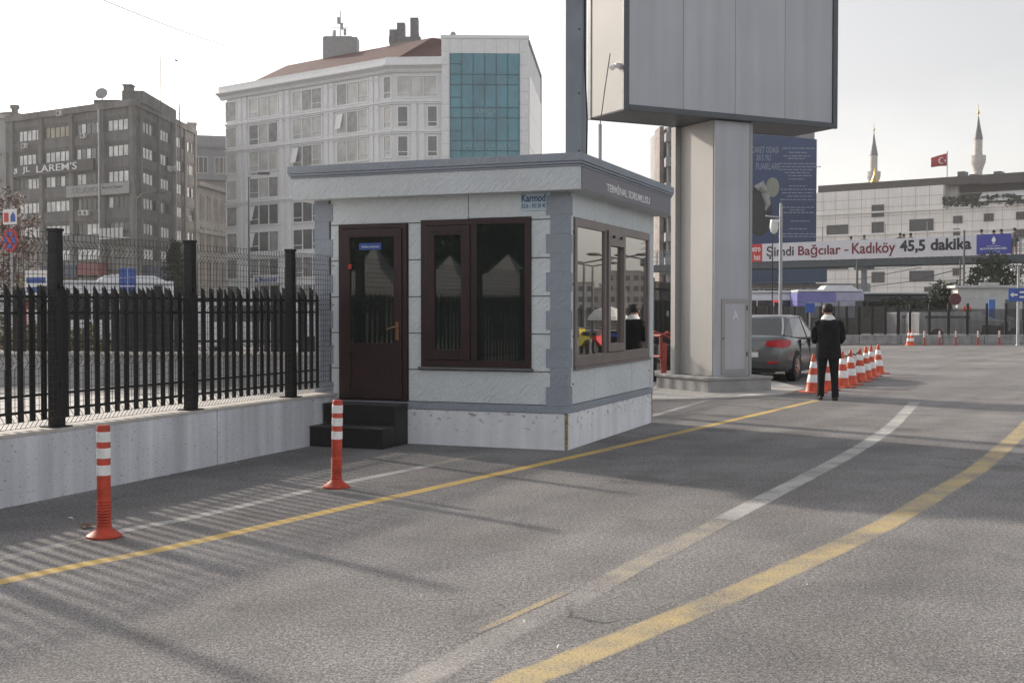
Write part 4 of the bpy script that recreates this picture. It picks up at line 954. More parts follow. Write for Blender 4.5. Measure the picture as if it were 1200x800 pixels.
q = FA.sz(313, 328); fpart('shop_sign', WHITE, wb, FA, lambda b: b.box(q[0] - 1.9, q[0] + 3.2, -.6, -.35, q[1] - .5, q[1] + .6)); ftext('Memorial', SIGNBLUE, wb, FA, q[0] - .7, q[1] - .25, 3.1, .55, -.62, .02)
fpart('logo_mark', SIGNBLUE, wb, FA, lambda b: b.prism([(q[0] - 1.6, -.61, q[1] - .25), (q[0] - 1.0, -.61, q[1] - .25), (q[0] - 1.3, -.61, q[1] + .35)], (0, -.02, 0)))
# ------------------------------------------------------------------ plants
LEAFG = mat('leaf_dark_green', (.03, .042, .022), .7, var=.45, scale=1.2); LEAFM = mat('leaf_mid_green', (.06, .075, .03), .7, var=.45, scale=1.2)
LEAFB = mat('leaf_autumn_brown', (.13, .06, .03), .7, var=.45, scale=1.2); LEAFY = mat('leaf_yellow_green', (.11, .1, .035), .7, var=.45, scale=1.2)
BARK = mat('bark', (.06, .048, .038), .9, var=.3, scale=6)
def tree(name, label, loc, h, r, base, leaf, n=60, m=26, ls=.2, cone=False, group=None, seed=1, cat='tree'):
    q = random.Random(seed); t = thing(name, label, cat, loc, q.uniform(0, 6), group)
    b = MB(); b.tube([(0, 0, -.1), (.03 * h * q.uniform(-1, 1) * .5, 0, base * .6), (0, .02 * h, base), (0, 0, h * .8)], [r * .09 + .05, r * .07 + .04, r * .06 + .03, .02], 7)
    for k in range(7):
        a = q.uniform(0, 6.3); z = base * .8 + (h - base) * q.uniform(0, .5); d = r * q.uniform(.5, .85) * (.5 if cone else 1)
        b.tube([(0, 0, z), (d * .5 * math.cos(a), d * .5 * math.sin(a), z + d * .3), (d * math.cos(a), d * math.sin(a), z + d * .7)], [r * .03 + .02, .02, .008], 5)
    b.build('trunk', BARK, t, smooth=True)
    b = MB()
    for k in range(n):
        if cone:
            f_ = q.random() ** 1.3; a = q.uniform(0, 6.3); rr = r * (1 - f_) * math.sqrt(q.uniform(.15, 1)) + .05; c = Vector((rr * math.cos(a), rr * math.sin(a), base + (h - base) * f_))
        else:
            d = Vector((q.gauss(0, 1), q.gauss(0, 1), q.gauss(0, 1))).normalized() * (q.uniform(.25, 1) ** .6); c = Vector((d.x * r, d.y * r, base + (h - base) * (.5 + .5 * d.z)))
        cs = r * q.uniform(.16, .34)
        for j in range(m):
            p = c + Vector((q.gauss(0, .5), q.gauss(0, .5), q.gauss(0, .4))) * cs
            u = Vector((q.uniform(-1, 1), q.uniform(-1, 1), q.uniform(-1, 1))).normalized(); w_ = u.orthogonal().normalized(); s_ = ls * q.uniform(.6, 1.3)
            b.quad([p - u * s_ * .5, p + w_ * s_ * .28, p + u * s_ * .5, p - w_ * s_ * .28])
    b.build('crown', leaf, t)
    return t

# ------------------------------------------------------------------ street on the left beyond the fence
br = thing('concrete_barrier', 'long grey concrete barrier across the road seen through the palisade', 'barrier', (-8, 25.6, 0), R(-2))
b = MB(); b.prism([(-30, -.3, 0), (-30, .3, 0), (-30, .12, .66), (-30, -.12, .66)], (38.5, 0, 0)); b.build('barrier_body', KERBC, br, bevel=.01)
b = MB(); b.box(-30, 8.5, -.2, .2, .66, .72); b.build('coping', CAPC, br)
fp2 = thing('palisade_fence', 'farther black palisade fence standing on the concrete barrier across the road', 'fence', (-8, 25.6, .72), R(-2))
for i in range(12): picket_panel(-22 + i * 2.5, 13, 2.5 / 13, 0, 0, 1.38, .045, fp2)
b = MB()
for z in (.2, 1.05): b.box(-22, 8, .013, .04, z, z + .05)
b.build('rail', BLACK, fp2)
for i in range(13): b = MB(); b.box(-22.09 + i * 2.5, -21.93 + i * 2.5, -.02, .12, 0, 1.4); b.build('post', BLACK, fp2)
for i, (px, Y, h, r, lf, lab) in enumerate(((6, 30.5, 1.5, .9, LEAFY, 'yellow green bush behind the palisade at the left edge'), (35, 31.5, 1.3, .8, LEAFM, 'low green bush behind the palisade left of the white bus'), (98, 32, 1.2, .8, LEAFY, 'small yellow green bush behind the palisade below the white bus'))):
    tree('bush', lab, at(px, 400, Y).xy.to_3d(), h, r, .15, lf, 50, 22, .13, seed=20 + i, cat='bush')
tree('tree', 'tree with rusty autumn leaves at the left edge of the photo', at(-8, 300, 58).xy.to_3d(), 7.6, 2.1, 2.2, LEAFB, 150, 30, .2, seed=3)
tree('tree', 'thin tree with sparse brownish leaves behind the round no stopping sign', at(44, 330, 52).xy.to_3d(), 3.6, 1.1, .8, LEAFY, 70, 20, .15, seed=4)
tree('conifer', 'dark slender conifer behind the fence below the dark office block', at(206, 300, 66).xy.to_3d(), 5.2, 1.25, .4, LEAFG, 170, 30, .2, cone=True, seed=5)
# white bus seen through the fence
BUSW = mat('bus_white', (.62, .63, .65), .35, var=.08); BUSD = mat('bus_dark_glass', (.018, .02, .022), .05, var=.2, spec=.7); BUSK = mat('bus_dark_body', (.04, .045, .045), .4, var=.15)
def bus(name, label, loc, rz, L, body, roofm, h=2.95, w=2.5, hump=True, led=True, group=None, glass=None):
    glass = glass or BUSD
    t = thing(name, label, 'bus', loc, rz, group)
    b = MB(); b.loft([[(x, y, z) for y, z in ((-w / 2, .3), (-w / 2, h - .35), (-w / 2 + .18, h - .06), (-w / 2 + .5, h), (w / 2 - .5, h), (w / 2 - .18, h - .06), (w / 2, h - .35), (w / 2, .3))] for x in (-L / 2, -L / 2 + .12, L / 2 - .12, L / 2)]); b.build('body', body, t, bevel=.05)
    b = MB(); b.box(-L / 2 + .02, L / 2 - .02, -w / 2 + .05, w / 2 - .05, h - .03, h + .09)
    if hump: b.loft([[(x, y, z) for y, z in ((-w / 2 + .25, h + .05), (-w / 2 + .35, h + q_), (w / 2 - .35, h + q_), (w / 2 - .25, h + .05))] for x, q_ in ((-L * .1, .11), (-L * .04, .32), (L * .35, .32), (L * .44, .11))])
    b.build('roof', roofm, t, bevel=.03)
    for s_ in (1, -1):
        n = max(3, int(L / 1.5)); st_ = (L - .8) / n
        for k in range(n):
            x = -L / 2 + .4 + k * st_; b = MB(); b.box(x + .03, x + st_ - .03, min(s_ * w / 2, s_ * (w / 2 + .012)), max(s_ * w / 2, s_ * (w / 2 + .012)), 1.2, h - .45); b.build('window', glass, t, bevel=.01)
        b = MB(); b.box(min(s_ * L / 2, s_ * (L / 2 + .015)), max(s_ * L / 2, s_ * (L / 2 + .015)), -w / 2 + .12, w / 2 - .12, 1.0, h - .45); b.build('windscreen' if s_ > 0 else 'rear_window', glass, t, bevel=.01)
        for x in (-L * .28, L * .3):
            b = MB(); b.T = Matrix.Translation((x, s_ * (w / 2 - .13), .48)) @ Matrix.Rotation(R(90), 4, 'X'); b.lathe([(.3, -.15), (.48, -.14), (.48, .14), (.3, .15)], 18); b.build('wheel', RUBBER, t, smooth=True)
    if led:
        b = MB(); b.box(-.2, .2, -w / 2 - .035, -w / 2 - .013, h - .55, h - .46); b.build('destination_display', emat('led_red', (.6, .05, .05), .45), t).location.x = L / 2 - 1.2
    return t
p = at(128, 340, 52); bus('bus', 'white bus with raised roof seen through the fence on the left', (p.x, p.y, 0), R(20), 5.2, BUSW, BUSW, 2.75, led=False)
def van(label, px, Y, rz, m=BUSW, h=2.1):
    p = at(px, 380, Y); t = thing('parked_van', label, 'van', (p.x, p.y, 0), rz)
    b = MB(); b.loft([[(x, y, z) for y, z in ((-.9, .3), (-.95, 1.1), (-.82, zt_), (.82, zt_), (.95, 1.1), (.9, .3))] for x, zt_ in ((-2.3, h - .1), (-2.2, h), (.9, h), (1.6, 1.15), (2.3, 1.0), (2.4, .8))]); b.build('body', m, t, bevel=.05)
    for s_ in (1, -1):
        for x0_, x1_ in ((-2.0, -.8), (-.7, .3)):
            b = MB(); b.prism([(x0_, s_ * .925, 1.2), (x1_, s_ * .925, 1.2), (x1_, s_ * .845, h - .18), (x0_, s_ * .845, h - .18)], (0, s_ * .03, 0)); b.build('window', BUSD, t)
        for x in (-1.4, 1.5):
            b = MB(); b.T = Matrix.Translation((x, s_ * .85, .34)) @ Matrix.Rotation(R(90), 4, 'X'); b.lathe([(.2, -.1), (.34, -.1), (.34, .1), (.2, .1)], 16); b.build('wheel', RUBBER, t, smooth=True)
    return t
van('white van behind the palisade right of the white bus', 208, 46, R(15)); van('white van behind the palisade beside the third fence post', 316, 44, R(10), BUSW, 1.95)
van('white car behind the palisade at the left edge of the photo', 12, 47, R(12), OFFW, 1.6)
# signs, lamps and poles on the left
s = thing('no_stopping_sign', 'round blue no stopping sign with red ring and cross on a grey pole', 'sign', at(13, 380, 36).xy.to_3d(), R(-30))
b = MB(); b.tube([(0, .05, 0), (0, .05, 4.75)], .04, 8); b.build('pole', GALV, s)
b = MB(); b.T = Matrix.Translation((0, 0, 3.68)) @ Matrix.Rotation(R(90), 4, 'X'); b.lathe([(.36, 0), (.36, .02)], 28); dsc = b.build('disc', RED, s)
b = MB(); b.T = Matrix.Translation((0, -.021, 3.68)) @ Matrix.Rotation(R(90), 4, 'X'); b.lathe([(.27, 0), (.27, .004)], 28); b.build('blue_field', SIGNBLUE, dsc)
b = MB()
for a in (45, -45): b.T = Matrix.Translation((0, -.03 - (a > 0) * .006, 3.68)) @ Matrix.Rotation(R(a), 4, 'Y'); b.box(-.3, .3, -.002, .002, -.04, .04)
b.build('red_cross', RED, dsc)
b = MB(); b.box(-.3, .3, -.01, .015, 4.15, 4.6); pp = b.build('square_plate', WHITE, s)
b = MB(); b.box(-.25, -.05, -.016, -.0101, 4.22, 4.5); b.build('red_symbol', RED, pp)
b = MB(); b.prism([(.04, -.011, 4.22), (.26, -.011, 4.22), (.26, -.011, 4.4), (.15, -.011, 4.52), (.04, -.011, 4.4)], (0, -.005, 0)); b.build('blue_symbol', SIGNBLUE, pp)
s = thing('road_sign', 'blue rectangular road sign with white lines above the white bus', 'sign', at(150, 380, 42).xy.to_3d(), R(-6))
b = MB(); b.tube([(0, .06, 0), (0, .06, 3.1)], .045, 8); b.build('pole', GALV, s)
b = MB(); b.box(-.3, .3, -.01, .02, 2.2, 3.05); pp = b.build('sign_panel', SIGNBLUE, s, bevel=.008)
b = MB(); b.box(-.012, .012, -.016, -.0101, 2.22, 3.03)
for z in (2.42, 2.72): b.box(-.28, .28, -.0165, -.0104, z, z + .025)
b.build('white_lines', LETW, pp)
for k, (px, lab) in enumerate(((30, 'first red pole behind the palisade near the left edge'), (36, 'second red pole just right of the first behind the palisade'))):
    t = thing('red_pole', lab, 'pole', at(px, 380, 34).xy.to_3d()); b = MB(); b.lathe([(.09, 0), (.09, .05), (.035, .06), (.035, 1.75), (.02, 1.78)], 10); b.build('pole_body', RED, t, smooth=True)
    b = MB(); b.box(-.1, .1, -.06, .06, 1.781, 1.9); b.build('orange_cap', ORANGE, t, bevel=.01)
s = thing('shop_sign', 'white and blue sign board on a pole left of the first fence post', 'sign', at(44, 380, 38).xy.to_3d(), R(-20))
b = MB(); b.tube([(0, .06, 0), (0, .06, 3.0)], .04, 8); b.build('pole', GALV, s)
b = MB(); b.box(-.45, .4, -.02, .03, 2.05, 2.85); pp = b.build('sign_panel', WHITE, s); b = MB()
for z in (2.15, 2.45): b.box(-.4, .35, -.026, -.0201, z, z + .18)
b.build('blue_band', SIGNBLUE, pp)
def street_lamp(label, px, Y, top, arm, rz=0, r=.07, group=None, name='street_lamp'):
    p = at(px, 380, Y); h = at(px, top, Y).z; t = thing(name, label, 'street lamp', (p.x, p.y, 0), rz, group)
    b = MB(); b.lathe([(r * 2, 0), (r * 2, .4), (r * 1.2, .45), (r, h * .5), (r * .6, h - .1), (.02, h)], 10)
    b.tube([(0, 0, h - .15), (arm * .3, 0, h + .12), (arm, 0, h + .15)], [r * .5, r * .45, r * .4], 7); b.build('pole', FRAMED, t, smooth=True)
    b = MB(); sg_ = 1 if arm > 0 else -1; b.loft([[(arm + x * sg_, y, h + .15 + z) for y, z in ((-w_, -.05), (w_, -.05), (w_ * .7, .06), (-w_ * .7, .06))] for x, w_ in ((-.05, .05), (.1, .09), (.4, .09), (.55, .04))]); b.build('lamp_head', FRAMED, t, smooth=True)
    return t
street_lamp('thin street lamp before the dark office block between first and second fence posts', 162, 62, 230, .9)
street_lamp('street lamp with short arm before the left end of the white office block', 292, 62, 207, .55, 0, .06)
t = thing('aerial_pole', 'tall thin leaning pole before the right side of the dark office block', 'pole', at(216, 380, 74).xy.to_3d()); b = MB(); b.tube([(0, 0, 0), (-.1, 0, 8), (-.22, 0, 14.2)], [.06, .05, .035], 7); b.build('pole_body', FRAMED, t)

# ------------------------------------------------------------------ far barrier, fence and posts on the right
fb = thing('kerb_barrier', 'long low concrete kerb wall at the far edge of the yard on the right', 'barrier', (8.5, 57.4, 0), R(1.2))
b = MB()
for k in range(24): b.box(k * 2.0 + .012, k * 2.0 + 1.988, -.22, .22, -.05, .43)
b.build('barrier_body', KERBC, fb, bevel=.03)
ff_ = thing('yard_fence', 'black wire fence with tall posts on the far concrete kerb wall', 'fence', (8.5, 57.4, .43), R(1.2))
xs = [k * .62 for k in range(17)] + [10.5 + k * .92 for k in range(40)]
for x in xs:
    if x > 44: break
    h = 1.35 if x < 10 else 1.5
    b = MB(); b.box(x - .05, x + .05, -.05, .05, 0, h); b.build('post', BLACK, ff_)
def fine_mesh(x0, x1, st, hh, nz, w=.006):
    b = MB(); x = x0
    while x < x1: b.box(x - w, x + w, -.006, .006, .05, hh); x += st
    for k in range(nz + 1): z = .05 + (hh - .05) * k / nz; b.box(x0, x1, .007, .016, z - .006, z + .006)
    return b
fine_mesh(-1, 9.95, .03, 1.36, 14, .0095).build('mesh_panel', WIRE, ff_); fine_mesh(9.95, 46, .055, 1.22, 12, .017).build('mesh_panel', WIRE, ff_)
labs = ['small white banded post second along the far kerb wall', 'white banded orange post third along the far kerb wall', 'plain orange post fourth along the far kerb wall', 'plain orange post fifth along the far kerb wall', 'rightmost orange post along the far kerb wall']
for (px, py), lb in zip(((1083, 403.4), (1101, 403.2), (1120, 403), (1146, 403), (1171, 402.8)), labs):
    c = copy_tree(fp); p = gr(px, py + 1.2); c.location = (p.x, min(p.y, 56.2), .004); c.rotation_euler.z = rnd.uniform(0, 6); c.scale = (.8, .8, .85); tag(c, lb, group='posts along the far kerb wall')
for (px, py), lb in zip(((1065, 404.8), (1068.5, 404.6)), ('far orange cone standing first along the far kerb wall', 'far orange cone touching the first one along the far kerb wall')):
    c = copy_tree(c0); p = gr(px, py); c.location = (p.x, min(p.y, 55.9), 0); c.rotation_euler.z = rnd.uniform(0, 6); c.scale = (.8, .8, .95); tag(c, lb, group='orange cones at the far kerb wall')
# buses
p = at(968, 350, 66.5); vb_ = bus('bus', 'white and violet bus behind the fence above the man in black', (p.x, p.y, 0), R(-4), 3.5, BUSK, BUSW, 2.62, led=False, glass=mat('pale_bus_glass', (.33, .34, .42), .15, var=.3, scale=1.5))
b = MB(); b.box(-1.78, .3, -1.275, 1.275, 2.02, 2.56); b.box(-1.78, -1.35, -1.272, 1.272, 1.75, 2.0201); b.build('violet_band', mat('bus_violet', (.17, .17, .42), .35, var=.1), vb_, bevel=.03)
b = MB(); b.box(.301, 1.78, -1.273, 1.273, 2.1, 2.56); b.build('pale_band', mat('bus_lilac', (.36, .36, .5), .35, var=.1), vb_, bevel=.03)
p = at(1026, 350, 70); bus('bus', 'dark bus with red display behind the fence right of the man in black', (p.x, p.y, 0), R(-3), 5.4, BUSK, BUSW, 2.55, hump=False)
p = at(893, 350, 69); bus('bus', 'white edged dark bus behind the fence just right of the billboard column', (p.x, p.y, 0), R(-3), 3.6, BUSW, BUSW, 2.6, hump=False)
# camera mast, kiosk, signs
t = thing('camera_mast', 'grey mast with white camera behind the car right of the billboard column', 'mast', at(914.5, 380, 47).xy.to_3d())
b = MB(); b.lathe([(.1, 0), (.1, .3), (.07, .32), (.065, 5.4), (.05, 5.75)], 10); b.tube([(0, 0, 5.2), (-.6, -.1, 5.25)], .03, 6); b.build('pole', GALV, t, smooth=True)
b = MB(); b.box(-.42, -.12, -.3, -.02, 4.98, 5.1); b.loft([oval(-.3, -.15, z, r_, r_, 12) for z, r_ in ((4.97, .16), (4.8, .17), (4.62, .12), (4.55, .04))]); b.build('camera', WHITE, t, smooth=True)
b = MB(); b.tube([(-.32, 0, 5.2), (-.32, 0, .1)], .022, 6); b.build('cable', BLACK, t)
t = thing('direction_sign', 'blue direction sign on a grey pole at the right edge', 'sign', at(1193, 380, 55).xy.to_3d(), R(4))
b = MB(); b.lathe([(.1, 0), (.07, .1), (.06, 3.6)], 10); b.tube([(-.25, 0, 3.5), (.25, 0, 3.5)], .02, 6); b.ell((-.3, 0, 3.42), (.07, .1, .07)); b.ell((.3, 0, 3.42), (.07, .1, .07)); b.build('pole', GALV, t, smooth=True)
b = MB(); b.box(-.52, .75, -.12, -.09, 2.0, 2.6); pn = b.build('sign_panel', SIGNBLUE, t, bevel=.01)
b = MB(); b.prism([(-.45, -.121, 2.3), (-.3, -.121, 2.42), (-.3, -.121, 2.34), (-.1, -.121, 2.34), (-.1, -.121, 2.26), (-.3, -.121, 2.26), (-.3, -.121, 2.18)], (0, -.005, 0)); b.box(0, .65, -.126, -.1205, 2.38, 2.46); b.box(0, .5, -.126, -.1205, 2.16, 2.24); b.build('arrow', LETW, pn)
t = thing('parking_sign', 'small blue square sign on a post left of the man in black', 'sign', at(949, 380, 50).xy.to_3d())
b = MB(); b.tube([(0, .03, 0), (0, .03, 1.95)], .03, 6); b.build('pole', GALV, t); b = MB(); b.box(-.19, .19, -.02, .0, 1.5, 1.9); b.build('sign_panel', SIGNBLUE, t)
t = thing('stop_sign', 'round dark red sign board behind the fence on the right', 'sign', at(1119, 380, 66).xy.to_3d())
b = MB(); b.tube([(0, .05, 0), (0, .05, 2.2)], .04, 6); b.build('pole', GALV, t); b = MB(); b.T = Matrix.Translation((0, 0, 2.2)) @ Matrix.Rotation(R(90), 4, 'X'); b.lathe([(.33, 0), (.33, .03)], 16); b.build('disc', mat('faded_red', (.12, .02, .03), .6, var=.1), t)
t = thing('orange_sign', 'small orange round marker behind the far fence on the right', 'sign', at(1133, 380, 64).xy.to_3d())
b = MB(); b.tube([(0, .05, 0), (0, .05, 1.7)], .04, 6); b.build('pole', GALV, t); b = MB(); b.T = Matrix.Translation((0, 0, 1.6)) @ Matrix.Rotation(R(90), 4, 'X'); b.lathe([(.26, 0), (.26, .03)], 16); b.build('disc', ORANGE, t)
t = thing('info_totem', 'slim blue totem board behind the far fence before the white kiosk', 'sign', at(1162, 380, 62).xy.to_3d()); b = MB(); b.box(-.17, .17, -.05, .05, 0, 2.15); b.build('panel', mat('totem_blue', (.05, .14, .4), .5, var=.1), t, bevel=.02)
k_ = thing('kiosk', 'white cabin kiosk behind the far fence on the right', 'kiosk', at(1163, 380, 69).xy.to_3d(), R(-4))
b = MB(); b.box(-2.3, 2.4, -1.2, 1.2, 0, 2.85); b.build('wall', OFFW, k_, bevel=.03); b = MB(); b.box(-2.5, 2.6, -1.4, 1.4, 2.85, 3.0); b.box(-1.2, -.1, -1.45, -1.39, 2.95, 3.15); b.build('roof', OFFW, k_)
b = MB(); b.box(1.25, 1.95, -1.22, -1.199, .1, 2.1); b.build('door', PANE_DARK, k_); b = MB(); b.box(.3, .95, -1.22, -1.199, .9, 2.2); b.build('window', PANE_GREY, k_)
b = MB(); b.box(-2.0, -.4, -1.22, -1.199, .7, 2.3); b.build('wall_panel', FRAMEW, k_)
for i, (px, Y, h, r, cat_) in enumerate(((1052, 66, 2.35, 1.0, 'dark round clipped bush behind the far fence right of the dark bus'), (1068, 64, 2.2, .85, 'second dark clipped bush behind the fence right of the dark bus'), (1085, 66, 2.3, .75, 'dark clipped bush behind the fence below the middle of the long white banner'), (1110, 70, 3.4, 1.0, 'bushy dark tree behind the round red sign'), (1163, 74, 5.2, 1.5, 'bushy tree above the white kiosk roof'))):
    tree('bush' if i < 3 else 'tree', cat_, at(px, 380, Y).xy.to_3d(), h, r, .4 if i < 3 else 1.2, LEAFG, 130, 30, .2, seed=40 + i, cat='bush' if i < 3 else 'tree')
def carlet(label, px, Y, m):
    t = van(label, px, Y, R(3), m, 1.5); t.name = 'parked_car'; t['category'] = 'car'
carlet('pale car parked behind the dense far fence below the third clipped bush', 1093, 63.5, BUSW); carlet('white car parked behind the far fence left of the orange marker', 1121, 61.5, BUSW); carlet('silver car parked behind the far fence below the white kiosk wall', 1146, 63.5, GALV)
t = thing('motorcycle', 'dark motorcycle parked behind the far fence before the white kiosk', 'motorcycle', at(1168, 380, 60).xy.to_3d(), R(15))
def moto(t, m=BLACK, seat=RUBBER):
    for x in (-.65, .65):
        b = MB(); b.T = Matrix.Translation((x, 0, .3)) @ Matrix.Rotation(R(90), 4, 'X'); b.lathe([(.2, -.04), (.29, -.055), (.3, 0), (.29, .055), (.2, .04)], 18); wh = b.build('wheel', RUBBER, t, smooth=True)
    b = MB(); b.loft([[(x, y * w_, z) for y, z in ((-1, z0_), (1, z0_), (.8, z1_), (-.8, z1_))] for x, w_, z0_, z1_ in ((-.75, .1, .55, .72), (-.4, .18, .35, .78), (.1, .19, .3, .74), (.45, .16, .4, .95), (.6, .1, .6, 1.0))]); b.build('body', m, t, smooth=True)
    b = MB(); b.loft([[(x, y * w_, z) for y, z in ((-1, .72), (1, .72), (.7, z1_), (-.7, z1_))] for x, w_, z1_ in ((-.8, .1, .84), (-.4, .16, .88), (.15, .12, .82))]); b.build('seat', seat, t, smooth=True)
    b = MB(); b.tube([(.65, 0, .3), (.5, 0, .98)], .035, 6); b.tube([(.42, -.34, 1.05), (.5, 0, 1.0), (.42, .34, 1.05)], .018, 6); b.build('handlebar', GALV, t)
    b = MB(); b.ell((.62, 0, .88), (.09, .11, .1)); b.build('headlight', CHR, t, smooth=True)
moto(t)

# ------------------------------------------------------------------ footbridge with the long banner
P0, P1 = Vector((17.8, 88, 0)), Vector((31.45, 76, 0)); ud = (P1 - P0).normalized(); FB = Fac(P0.x, P0.y, math.atan2(ud.y, ud.x)); FL = (P1 - P0).length
fbr = thing('footbridge', 'long steel footbridge crossing behind the yard', 'bridge', P0, FB.a)
b = MB(); b.box(-14, 12 + FL, .05, 2.4, 4.72, 5.05); b.box(-14, 12 + FL, -.02, .05, 4.62, 5.1); b.box(-14, 12 + FL, 2.4, 2.47, 4.62, 5.1); b.build('deck', mat('bridge_steel', (.07, .085, .1), .6, .2, var=.15), fbr)
b = MB()
for y in (.02, 2.42):
    for z in (5.4, 5.75, 6.15): b.box(-14, 12 + FL, y - .02, y + .02, z, z + .04)
    for k in range(100): x = -14 + k * (26 + FL) / 100; b.box(x - .02, x + .02, y - .019, y + .019, 5.1, 6.19)
b.build('railing', STEELB, fbr)
for px in (775, 1004, 1156, 1215):
    s_ = FB.sz(px, 320)[0]; b = MB(); b.box(s_ - .14, s_ + .14, 1.0, 1.3, 0, 4.72); b.box(s_ - .5, s_ + .5, .6, 1.7, 4.4, 4.72); b.build('support', STEELB, fbr)
for px in (946, 1020, 1070):
    s_ = FB.sz(px, 290)[0]; b = MB(); b.tube([(s_, 2.3, 5.0), (s_, 2.3, 7.6)], .03, 6); b.build('lamp_post', STEELB, fbr)
bn = thing('long_banner', 'long white banner with dark and red words on the footbridge railing', 'banner', P0, FB.a)
sA, zA = FB.sz(894, 297)[0], 5.12
b = MB(); b.box(sA, FB.sz(1145, 285)[0], -.09, -.05, zA, 6.4); b.build('cloth', mat('banner_white', (.62, .62, .66), .6, var=.05), bn)
sx = lambda px: FB.sz(px, 295)[0]
b = MB(); b.box(sA - 1.15, sA - .001, -.095, -.05, zA - .01, 6.4); rd = b.build('red_panel', RED, bn)
text('lettering', 'metro', LETW, rd, TR(sA - 1.1, -.1, 5.85), .95, .36, .006, .01); text('lettering', 'hat', LETW, rd, TR(sA - .65, -.1, 5.25), .5, .4, .006, .01)
def btext(s_, m, p0, p1, z, h, bold):
    return text('lettering', s_, m, bn, TR(sx(p0), -.094, z), sx(p1) - sx(p0), h, .006, bold)
btext('Şimdi', INK, 899, 931, 5.28, .92, .02); btext('Bağcılar', LETR, 936, 986, 5.28, .92, .02); btext('-', LETR, 990, 995, 5.68, .1, .02); btext('Kadıköy', LETR, 999, 1050, 5.22, .98, .02)
btext('45,5', INK, 1055, 1085, 5.36, .9, .035); btext('dakika', INK, 1091, 1139, 5.5, .78, .035)
b = MB(); b.box(FB.sz(1145, 285)[0] + .001, FL - .05, -.1, -.05, zA + .03, 6.42); bl = b.build('blue_panel', mat('banner_blue', (.05, .06, .33), .6, var=.05), bn)
q0, q1 = FB.sz(1145, 285)[0], FL - .05; qm = (q0 + q1) / 2
b = MB(); b.prism([(qm - .13 * math.cos(a) * (1 - .35 * max(0, math.sin(a))), -.101, 6.06 + .17 * math.sin(a) + (.1 if abs(a - math.pi / 2) < .2 else 0)) for a in [2 * math.pi * k / 20 for k in range(20)]], (0, -.006, 0)); b.box(qm - .09, qm + .09, -.107, -.1005, 5.8, 5.84); b.build('emblem', LETW, bl)
text('lettering', 'İSTANBUL', LETW, bl, TR(qm - .45, -.1005, 5.63), .9, .08, .006); text('lettering', 'BÜYÜKŞEHİR', LETW, bl, TR(qm - .85, -.1005, 5.42), 1.7, .17, .006, .02); text('lettering', 'BELEDİYESİ', LETW, bl, TR(qm - .4, -.1005, 5.28), .8, .07, .006)
for i, (px, ct, lb) in enumerate(((992, 1, 'pedestrian in red on the footbridge above the banner'), (1005, 2, 'pedestrian in grey on the footbridge just right of the one in red'), (1045, 0, 'pedestrian in dark coat left of the pair on the footbridge'), (1054, 0, 'dark pedestrian left of the pair above the banner middle'), (1060, 0, 'dark pedestrian right of the pair above the banner middle'), (1141, 3, 'pedestrian in pale coat on the footbridge above the last banner word'), (1160, 0, 'tall dark pedestrian on the footbridge above the blue banner end'), (1167, 0, 'bulky dark pedestrian on the footbridge above the blue panel'), (1180, 2, 'grey pedestrian on the footbridge at the right end of the blue panel'))):
    s_ = FB.sz(px, 290)[0]; w_ = FB.M @ Vector((s_, .7 + .3 * (i % 3), 5.051)); walker(w_, rnd.uniform(0, 6), WCOL[ct], lb, 'people on the footbridge', 1.68 + .06 * (i % 3))
def dpole(label, px, Y, top, r=.11):
    t = thing('tram_pole', label, 'pole', at(px, 380, Y).xy.to_3d()); h = at(px, top, Y).z; b = MB(); b.lathe([(r * 1.6, 0), (r * 1.6, .3), (r, .31), (r * .8, h), (.02, h + .03)], 10); b.build('pole_body', FRAMED, t, smooth=True); return t, h
t, h = dpole('tall dark pole in front of the last word of the long banner', 1129, 71, 270, .075)
b = MB(); b.tube([(0, 0, h - 2.2), (-3.2, 0, h - 3.0)], .03, 5); b.tube([(0, 0, h - 2.9), (-3.2, 0, h - 3.0), (-5.6, 0, h - 3.3)], .025, 5); b.tube([(0, 0, h - 1.6), (1.6, .4, h - 1.5)], .04, 5); b.build('bracket', FRAMED, t)
t, h = dpole('dark pole under the footbridge right of the dark bus', 1004, 79, 306, .09); b = MB(); b.tube([(0, 0, h - 1.2), (4.2, 0, h - .4)], .025, 5); b.tube([(0, 0, h - .6), (5.4, 0, h - .2)], .02, 5); b.build('bracket', FRAMED, t)
dpole('thin dark pole left of the tall dark pole', 1124.5, 77, 305, .06)

# ------------------------------------------------------------------ tower with the blue event banner
tw = thing('residential_tower', 'grey residential tower with balconies behind the billboard column', 'building', at(778, 300, 147).xy.to_3d(), R(2)); tf = Fac(tw.location.x, tw.location.y, R(2))
TG = mat('tower_grey', (.33, .33, .33), .85, var=.15, scale=.4, streak=.15)
b = MB(); b.box(.4, 18.4, 0, 14, -1, 24.4); b.build('wall', TG, tw)
for k in range(8):
    z = .9 + 3.0 * k
    fpart('balcony', TG, tw, tf, lambda b: (b.box(0, 4.6, -1.3, 0, z, z + .18), b.box(0, 4.6, -1.3, -1.2, z + .18, z + 1.05), b.box(0, .12, -1.2, 0, z + .18, z + 1.05)))
    fwin(tw, tf, .7, 2.2, z + .3, z + 2.5, 2, FRAMED, PANE_DARK); fwin(tw, tf, 2.5, 4.4, z + .3, z + 2.5, 2, FRAMED, PANE_GREY)
b = MB(); b.box(-.4, .1, 1, 5, -1, 24.0); b.box(5, 18.6, -.2, 14, 24.4, 24.9); b.build('side_wall', mat('brick_stripe', (.26, .22, .2), .85, var=.3, scale=1.5), tw)
s0, s1 = tf.sz(846, 250)[0], tf.sz(955.5, 250)[0]; z0, z1 = 4.6, tf.sz(920, 160)[1]
